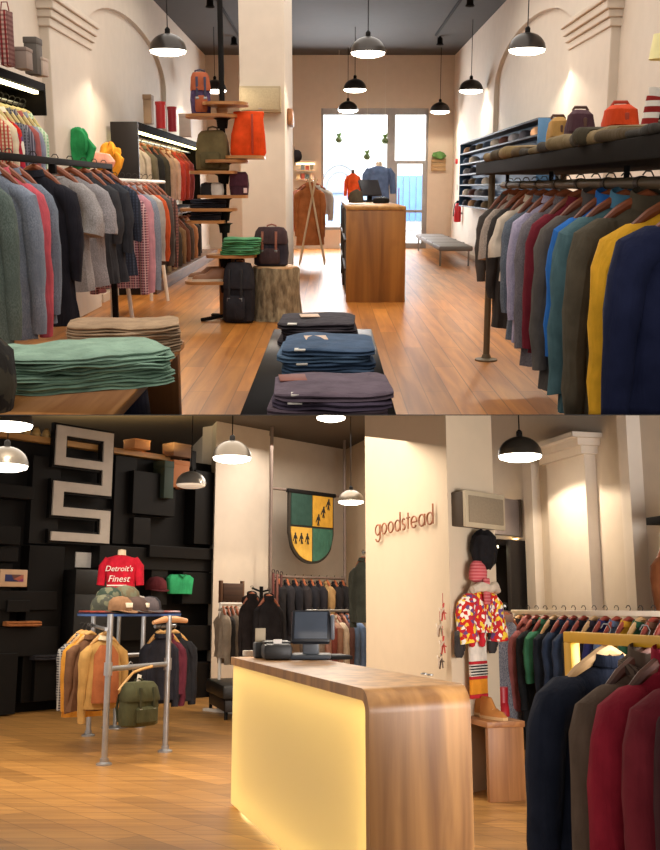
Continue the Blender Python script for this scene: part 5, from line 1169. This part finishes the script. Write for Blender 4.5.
# ---------------- alcove: pipe frame with shield banner, clothes rails
off = .9
pa, pb = V2(B.onp(270, 600, tuple(K - udir * off), Bv)), V2(B.onp(345, 600, tuple(K - udir * off), Bv))
fr = thing(B, 'banner_scaffold', 'tall grey pipe frame fixed from floor to ceiling in the alcove, holding the shield banner', 'frame', (pa.x, pa.y, 0), AV)
fl = (pb - pa).length; PG = plain('7a6a60', .5, .3)
for x in (0, fl): part('post', G().cyl((x, 0, 0), (x, 0, CEILB - .01), .03, seg=10), PG, fr); part('flange', G().lathe([(.08, 0), (.08, .02), (.03, .03)], 14, (x, 0, 0)), PG, fr)
def fz(px, py): return B.onp(px, py, (pa.x, pa.y), Bv).z
zU, zD = (fz(270, 488) + fz(345, 497)) / 2, (fz(272, 574) + fz(345, 581)) / 2
part('upper_bar', G().cyl((0, 0, zU), (fl, 0, zU), .024, seg=10), PG, fr); part('lower_bar', G().cyl((0, 0, zD), (fl, 0, zD), .024, seg=10), PG, fr)
def fx(px): return (V2(B.onp(px, 600, (pa.x, pa.y), Bv)) - pa).length
sx0, sx1 = fx(287), fx(331); szt, szb = (fz(309, 494)), fz(309, 563)
sp_ = pa + vdir * ((sx0 + sx1) / 2)
t = thing(B, 'shield_banner', 'green and yellow quartered shield banner hung in the alcove', 'banner', (sp_.x, sp_.y, 0), AV)
hw = (sx1 - sx0) / 2; H = szt - szb
def shield(s, x0=-1, x1=1, z0=0, z1=1):
    pts = []
    xs = [x0 + (x1 - x0) * i / 16 for i in range(17)]
    low = lambda x: 1 - .42 + .42 * math.sqrt(max(0, 1 - x * x))     # depth of the outline at x
    top = [(x, z0) for x in xs]; bot = [(x, min(z1, low(x))) for x in reversed(xs)]
    return [(x * hw * s, szt - H * (.5 + (z - .5) * s)) for x, z in top + bot]
part('edge', G().prism(shield(1.03), .05, Matrix.Translation((0, -.05, 0))), plain('2a241c', .6), t, smooth=False)
for i, (x0, x1, z0, z1, hx) in enumerate(((-1, -.02, 0, .47, '2f4a40'), (.02, 1, 0, .47, 'c99a38'), (-1, -.02, .50, 1, 'd0a64a'), (.02, 1, .50, 1, '3f6a58'))):
    part('quarter', G().prism(shield(.955, x0, x1, z0, z1), .02, Matrix.Translation((0, -.065, 0))), fabric(hx, 'band', ['28433a', 'c08e30', 'c89c40', '345c4c'][i], 5), t, smooth=False)
def figure(cx, cz, s, tilt=0):
    g = G(); M = Matrix.Translation((cx, -.075, cz)) @ rot(0, tilt, 0)
    q = [(-.03, 0), (-.01, .22), (-.05, .24), (-.12, .10), (-.14, .12), (-.07, .34), (-.03, .38), (-.04, .44), (0, .48), (.04, .44), (.03, .38), (.07, .34), (.12, .22), (.10, .2), (.05, .27), (.03, .2), (.10, .02), (.06, 0), (.01, .16), (-.0, .0)]
    return g.prism([(x * s, (z - .24) * s) for x, z in q], .012, M)
for k in range(3):
    part('figure_motif', figure(hw * (.26 + .24 * k), szt - H * (.37 - .12 * k), H * .36, .15), plain('1c1712', .7), t, 'small dark walking figure', smooth=False)
    part('figure_motif', figure(hw * (-.78 + .27 * k), szt - H * .66, H * .34, 0), plain('1c1712', .7), t, 'small dark standing figure', smooth=False)
part('top_bar', G().box(-hw * 1.1, -.07, szt - .02, hw * 1.12, .0, szt + .05, .01), BLACKM, t)
for sx in (-.9, .9): part('cord', G().cyl((sx * hw, -.01, szt + .04), (sx * hw, -.01, zU - .02), .008, seg=6), BLACKM, t)
for i in range(9):
    x = fl * (.10 + .86 * i / 8); q = pa + vdir * x
    hx, nm = [('1e1c1e', 'black'), ('242226', 'black'), ('1a1a20', 'midnight'), ('2a2628', 'charcoal'), ('1c1c22', 'black'), ('222026', 'dark'), ('9a7a50', 'tan'), ('1e1a1c', 'black'), ('1a181a', 'black')][i]
    garment(B, 'jacket', '%s jacket on the alcove rail under the shield banner, %s' % (nm, ['first from the left', 'second from the left', 'third from the left', 'fourth from the left', 'in the middle', 'fourth from the right', 'third from the right', 'second from the right', 'first from the right'][i]), 'jacket', 'jackets on the alcove rail', (q.x, q.y, zD + .022), AU, .62, 1.1, .12, .72, fabric(hx), 'shirt', seed=520 + i)
# lower rail nearer, with shirts
ra0 = V2(B.at(311, 610, 14.0)); ra1 = ra0 + vdir * 2.2; zl2 = B.at(311, 611, 14.0).z
r = thing(B, 'clothes_rack', 'low clothes rack of coloured shirts behind the counter, next to the named column', 'clothes rack', (ra0.x, ra0.y, 0), AV)
part('rail', G().cyl((-.1, 0, zl2), (2.3, 0, zl2), .02, seg=10), STEEL, r)
for x in (-.05, 2.25): part('post', G().cyl((x, 0, 0), (x, 0, zl2), .022, seg=10), STEEL, r); part('foot', G().box(x - .03, -.35, 0, x + .03, .35, .04, .004), STEEL, r)
for i, (hx, nm) in enumerate((('8c7c70', 'taupe'), ('b08474', 'dusty pink'), ('8a4a40', 'brick'), ('a07a64', 'tan'), ('cbb8a0', 'cream'), ('6a4a44', 'brown'), ('5f7390', 'slate blue'), ('6a80a4', 'sky blue'))):
    q = ra0 + vdir * (.02 + .125 * i)
    garment(B, 'shirt', '%s shirt on the low rack behind the counter' % nm, 'shirt', 'shirts on the low rack', (q.x, q.y, zl2 + .02), AU + .2, .56, .9, .09, .7, fabric(hx), 'shirt', hanger=wood('b06a4a', '7a3a24', .5, 'x'), seed=540 + i)
# left rack in the alcove in front of the pier
rl0 = V2(B.at(226, 605, 14.6)); zz = B.at(226, 604, 14.6).z
r = thing(B, 'clothes_rack', 'white-barred clothes rack in front of the pier, left of the counter', 'clothes rack', (rl0.x, rl0.y, 0), AV)
part('rail', G().cyl((-.12, 0, zz), (.85, 0, zz), .022, seg=10), WHITEM, r)
for x in (-.1, .82): part('post', G().cyl((x, 0, 0), (x, 0, zz), .022, seg=10), WHITEM, r); part('foot', G().box(x - .03, -.3, 0, x + .03, .3, .04, .004), WHITEM, r)
for i, (hx, nm) in enumerate((('8a7c6c', 'grey-beige'), ('2a2624', 'black'), ('6c5f52', 'taupe'), ('9a8a74', 'sand'))):
    q = rl0 + vdir * (-.06 + .085 * i)
    garment(B, 'jacket', '%s jacket on the white-barred rack by the pier' % nm, 'jacket', 'jackets on the white-barred rack', (q.x, q.y, zz + .022), AU + .1, .5, .72, .08, .6, fabric(hx), 'shirt', seed=560 + i)
p = V2(B.at(232, 594, 15.3)); z0 = B.at(0, 601, 15.3).z
t = thing(B, 'notice_board', 'dark brown wooden panel on the pier above the white-barred rack', 'panel', (p.x, p.y, z0), AV); part('board', G().box(-.2, -.03, 0, .2, .03, .26, .006), wood('4a2e20', '2e1a12', .5, 'x'), t); part('frame_edge', G().box(-.24, -.02, -.03, -.2, .04, .3, .004).box(-.2, -.02, -.03, .24, .04, 0, .004).box(.2, -.02, 0, .24, .04, .3, .004), wood('6a4830', '4a2c1a', .5, 'z'), t)
for i, (px, py, Y, hx, lab, W_) in enumerate(((252, 588, 13.6, '191110', 'dark brown coat hung left of the register, beside the white-barred rack', .32), (269, 590, 13.3, '141012', 'black coat on a hook behind the receipt printer', .38))):
    p = B.at(px, py, Y); t_ = garment(B, 'coat', lab, 'coat', 'coats hung behind the counter', p, .3, W_, 1.15, .12, .8, fabric(hx), 'tall', seed=580 + i, hood=True)
ps = thing(B, 'coat_stand', 'thin dark coat stand behind the counter holding two dark coats', 'coat stand', (B.at(261, 600, 13.45).x, 13.5, 0))
zk = B.at(0, 588, 13.5).z
part('pole', G().cyl((0, 0, 0), (0, 0, zk + .02), .025, seg=10), BLACKM, ps); part('base', G().lathe([(.25, 0), (.25, .02), (.04, .05)], 20), BLACKM, ps)
p1_, p2_ = B.at(252, 588, 13.6), B.at(269, 590, 13.3); o0 = Vector((B.at(261, 600, 13.45).x, 13.5, 0))
for q in (p1_, p2_): part('arm', G().tube([(0, 0, zk - .05), tuple(q - o0)], .012, 6), BLACKM, ps)
for k, px in enumerate((273, 277, 281)):
    q = V2(B.onp(px, 600, tuple(pa - udir * .25), Bv)); zt2 = B.at(px, 573 + k, q.y).z
    t = thing(B, 'hanging_belt', 'dark red belt hanging from the left end of the alcove rail, %s of three' % ['first', 'second', 'third'][k], 'belt', (q.x, q.y, 0), AV, 'belts on the alcove rail')
    part('strap', G().box(-.025, -.012, zt2 - .70, .025, .012, zt2, .006), plain(['5a2a26', '6a4038', '4a2422'][k], .6), t); part('loop', G().tube([(.03 * math.cos(a), 0, zt2 + .03 + .03 * math.sin(a)) for a in [2 * math.pi * j / 12 for j in range(13)]], .009, 6), plain('3a2a26'), t); part('buckle', G().box(-.035, -.02, zt2 - .76, .035, .02, zt2 - .69, .006), STEEL, t)
p = B.at(363, 552, 13)
t_ = garment(B, 'coat', 'dark green coat hung high beside the edge of the named column', 'coat', None, p, AU + .3, .5, .85, .09, .7, fabric('3a3c34'), 'shirt', seed=590)
q = V2(B.onp(363, 552, tuple(K2), Bu))
solo(B, 'coat_hook', G().tube([(0, 0, 0), (p.x - p.x + .25, .3, .0), (.45, .5, .0)], .014, 6), STEEL, 'metal hook arm holding the dark green coat beside the column', 'hook', (p.x, p.y, p.z - .005))
# black bench
p = B.fl(214, 722)
t = thing(B, 'bench', 'low black padded bench between the black wall and the counter', 'bench', (p.x + .02, p.y + .8, 0), AU)
part('seat', G().box(-.7, -.42, .26, .7, .12, .44, .03), plain('17130f', .45), t)
for x in (-.6, .6):
    for y in (-.36, .06): part('leg', G().cyl((x, y, 0), (x, y, .27), .025, seg=8), BLACKM, t)
part('drawer_box', G().box(-.65, -.38, .1, .65, .08, .25, .01), plain('1c1410', .5), t)

# ---------------- right side: wardrobe, grey trousers, white rack
w0 = V2(B.at(506, 600, 10.6)); wdp = V2(B.onp(532, 600, tuple(w0), tuple(Bv)))
zt3 = B.at(515, 540, 10.8).z
t = thing(B, 'wardrobe', 'tall black open wardrobe with a lit top, just right of the named column', 'wardrobe', (w0.x, w0.y, 0), AV)
wl3 = (wdp - w0).length
part('front_panel', G().box(.12, 0, 0, wl3, .05, zt3, .004), plain('1c1716', .5), t); part('side_panel', G().box(wl3 - .04, .05, 0, wl3, .9, zt3, .004), BLACKW, t); part('top_board', G().box(-.02, .05, zt3 - .06, wl3 - .04, .9, zt3, .004), BLACKW, t); part('shelf', G().box(-.05, .05, 1.2, wl3 - .04, .9, 1.24, .004), BLACKW, t)
part('light_strip', G().box(.0, .1, zt3 - .09, .05, .8, zt3 - .065), glow('fff0c0', 6), t)
l_ = bpy.data.lights.new('strip_light', 'AREA'); l_.size = .5; l_.size_y = .1; l_.shape = 'RECTANGLE'; l_.energy = 5; l_.color = (1, .6, .22)
ob = bpy.data.objects.new('strip_light', l_); COL.objects.link(ob); q = w0 + vdir * (wl3 * .8); ob.matrix_world = B.M @ Matrix.Translation((q.x, q.y + .35, zt3 + .03)) @ rot(math.pi)
p = V2(B.at(508, 515, 11.0))
t = thing(B, 'wall_board', 'grey board on the far wall above the black wardrobe', 'board', (p.x, p.y, B.at(508, 536, 11.0).z), AV); part('board', G().box(-.35, -.05, 0, .16, .05, .40, .01), plain('9a8c84', .6), t); part('edge', G().box(.16, -.06, -.01, .20, .06, .41, .004), plain('6c5f58', .6), t)
p = B.at(505, 606, 9.3)
gq = garment(B, 'coat', 'grey marled knit coat hung between the patchwork jacket and the white rack', 'coat', None, p, AV - .6, .36, 1.02, .07, .62, fabric('8c8a8e', 'heather', '5c5c66'), 'tall', fabric('8a6a5c'), seed=600)
ph = solo(B, 'wall_hook', G().tube([(0, 0, 0), (-.06, .35, .0), (-.1, .6, -.02)], .012, 6), STEEL, 'metal peg holding the grey knit coat', 'hook', (p.x, p.y, p.z))
p = B.at(503, 708, 9.1)
solo(B, 'gumboot', G().super([(0, -.02, -.06, .05, .09), (0, -.02, .0, .05, .08), (0, 0, .05, .045, .05), (0, 0, .18, .05, .05)], 16, 2.4), plain('b0202a', .4), 'red boot on the floor below the grey knit coat', 'boot', (p.x, p.y, .07) if False else (p.x, p.y, B.at(503, 706, 9.1).z - .02))
s0 = V2(B.at(515, 612, 9.6)); s1 = s0 - Bu * 2.6; zz = B.at(515, 613, 9.6).z; sl_ = (s1 - s0).length
t = thing(B, 'clothes_rack', 'white clothes rack of dark garments along the right wall', 'clothes rack', (s0.x, s0.y, 0), AU + math.pi)
part('rail', G().box(-.05, -.02, zz - .012, sl_, .02, zz + .03, .006), plain('e2d8c8', .5), t)
for x in (0, sl_ - .05):
    part('post', G().box(x - .03, -.025, 0, x + .03, .025, zz, .005), plain('e2d8c8', .5), t); part('foot', G().box(x - .04, -.35, 0, x + .04, .35, .04, .006), plain('e2d8c8', .5), t)
gl_ = [('2a2426', 'black', .95), ('9a5a58', 'dusty red', .86), ('1f2226', 'black', 1.0), ('3c7a5c', 'green', .5), ('1e2530', 'midnight', .9), ('2c3a52', 'navy', .9), ('34425a', 'slate navy', .95), ('2a2c30', 'charcoal', .9), ('3a3440', 'plum grey', .9), ('2a2a5c', 'indigo', .8), ('5a6a8a', 'steel blue', .8), ('c89428', 'mustard', .6), ('25503a', 'bottle green', .7), ('6a4838', 'brown', .8), ('3a2a3a', 'aubergine', .8)]
for i, (hx, nm, L) in enumerate(gl_):
    q = s0 - udir * (.10 + .165 * i)
    garment(B, 'shirt', '%s shirt on the white rack along the right wall, %s' % (nm, ['at its far end', 'second from the far end', 'third from the far end', 'fourth from the far end', 'fifth from the far end', 'sixth from the far end', 'seventh from the far end', 'in the middle', 'just past the middle', 'seventh from the near end', 'sixth from the near end', 'fifth from the near end', 'fourth from the near end', 'third from the near end', 'at its near end'][i]), 'shirt', 'garments on the white rack', (q.x, q.y, zz + .04), AV - .35, .44, L, .07, min(.62, L * .75), fabric(hx), 'shirt', hanger=wood('a84a3a', '6a2418', .5, 'x') if i % 4 else wood('d8b080', 'b08850', .5, 'x'), seed=610 + i)

# ---------------- yellow rack and the big coats in front
y0 = V2(B.at(571, 634, 4.35)); zy = B.at(571, 637, 4.35).z
t = thing(B, 'clothes_rack', 'bright yellow box-section clothes rack in the right foreground', 'clothes rack', (y0.x, y0.y, 0), AU + math.pi)
YEL = plain('dba418', .4)
part('rail', G().box(-.03, -.022, zy - .022, 2.2, .022, zy + .022, .004), YEL, t); part('post', G().box(-.03, -.022, 0, .03, .022, zy - .022, .004), YEL, t); part('foot', G().box(-.03, -.4, 0, .03, .4, .045, .004), YEL, t); part('bottom_bar', G().box(.03, -.022, .05, 2.2, .022, .09, .004), YEL, t)
for i, (px, hx, nm, lab, L, W_, sd, cl, hd) in enumerate((
    (606, '161d2e', 'coat', 'black-navy wool coat, farthest of the big coats on the yellow rack', 1.25, .62, 700, 'shirt', False),
    (645, '5a4a3e', 'coat', 'brown-grey coat with a rib collar, second on the yellow rack', 1.25, .56, 701, 'tall', False),
    (669, '8a182c', 'coat', 'crimson wool coat with a pale collar lining on the yellow rack', 1.25, .58, 702, 'tall', False),
    (708, '6e1c28', 'coat', 'dark maroon hooded coat on the yellow rack, nearer than the crimson one', 1.25, .60, 703, 'tall', True),
    (744, '3a181e', 'coat', 'very dark wine coat at the right picture edge on the yellow rack', 1.25, .62, 704, 'tall', False))):
    q = B.onp(px, 640, tuple(y0), tuple(Bu))
    w_ = garment(B, nm, lab, nm, 'big coats on the yellow rack', (q.x, q.y, zy + .032), .38, W_, L, .10, .92, fabric(hx), cl, hood=hd, seed=sd, out=.03, amp=.12, flare=2.2, lean=-.05, hanger=wood('6a3a28', '3a1c12', .5, 'x') if i else wood('d8b484', 'b88c58', .5, 'x'))
    if i == 2: part('collar_lining', G().box(-.05, -.085, -.16, .05, -.06, -.085, .01), fabric('d8b8a0'), w_, 'pale collar lining').location.z = -.035
    if i == 1: part('rib_collar', G().tube([(.09 * math.cos(a), .075 * math.sin(a) - .01, -.10 + .03 * math.sin(a)) for a in [2 * math.pi * j / 16 for j in range(17)]], .026, 8).jitter(.006, 20), fabric('5c4c40', 'stripe', '3c302a', 3), w_).location.z = -.035
# dark framed unit at the right edge
e0 = V2(B.at(648, 600, 8.2)); zt4, zb4 = B.onp(651, 517, tuple(e0), tuple(Bu)).z, B.onp(651, 614, tuple(e0), tuple(Bu)).z
t = thing(B, 'wall_cabinet', 'black open cabinet with a lit brown coat at the right picture edge', 'cabinet', (e0.x, e0.y, 0), AU + math.pi); LL = 1.6
part('side_panel', G().box(0, .24, zb4 - .2, .04, .45, zt4, .004), BLACKW, t); part('top_board', G().box(.04, 0, zt4 - .06, LL, .45, zt4, .004), BLACKW, t); part('bottom_board', G().box(.04, 0, zb4 - .06, LL, .45, zb4, .004), BLACKW, t); part('rear_panel', G().box(.04, .42, zb4, LL, .45, zt4 - .06, .004), plain('14110f', .6), t)
part('light_strip', G().box(.1, .1, zt4 - .09, LL - .1, .14, zt4 - .065), glow('fff0c0', 5), t); part('rail', G().cyl((.0, .16, zt4 - .14), (LL, .16, zt4 - .14), .015, seg=8), STEEL, t)
ex_, ey_ = Vector((math.cos(AU + math.pi), math.sin(AU + math.pi))), Vector((-math.sin(AU + math.pi), math.cos(AU + math.pi)))
q = e0 + ex_ * .10 + ey_ * .16
garment(B, 'coat', 'chestnut brown coat inside the black cabinet at the right edge', 'coat', None, (q.x, q.y, zt4 - .12), AV - .3, .4, .95, .08, .6, fabric('6a3a1c'), 'tall', seed=720)

# ================================================================== the slab between the storeys
# Both storeys are built only up to the slab they stand on or hang from.
SEAM = 415.0
def deck_dir(row): return Vector((0, 1, (PY - row) / F)).normalized()
d = deck_dir(SEAM); n_up = Vector((0, -d.z, d.y))
bpy.context.view_layer.update()
for o in list(COL.objects):
    if o.type != 'MESH' or o.name not in SIDE: continue
    up = SIDE[o.name] is A; W = WM[o.name]; Wi = W.inverted()
    pc = Wi @ CAM; nn = (W.to_3x3().transposed() @ n_up).normalized()
    me = o.data; ds = [(v.co - pc).dot(nn) for v in me.vertices]
    if not ds: continue
    out = min(ds) < -1e-5 if up else max(ds) > 1e-5
    if not out: continue
    if (max(ds) < 0 if up else min(ds) > 0): 
        COL.objects.unlink(o); bpy.data.objects.remove(o); continue
    bm = bmesh.new(); bm.from_mesh(me)
    r = bmesh.ops.bisect_plane(bm, geom=bm.verts[:] + bm.edges[:] + bm.faces[:], plane_co=pc, plane_no=nn, clear_inner=up, clear_outer=not up)
    es = [e for e in r['geom_cut'] if isinstance(e, bmesh.types.BMEdge)]
    try: bmesh.ops.holes_fill(bm, edges=es, sides=0)
    except Exception: pass
    bm.to_mesh(me); bm.free()
M0 = Matrix.Translation(CAM) @ Matrix((Vector((1, 0, 0, 0)), Vector((0, d.y, n_up.y, 0)), Vector((0, d.z, n_up.z, 0)), Vector((0, 0, 0, 1))))
g = G(); g.box(-6, 2.6, -.0012, 6, 16.6, .0012)
o = bpy.data.objects.new('ceiling_slab', new_mesh('ceiling_slab', g, plain('3a3634', .8), False)); COL.objects.link(o); o.matrix_world = M0; o['kind'] = 'structure'
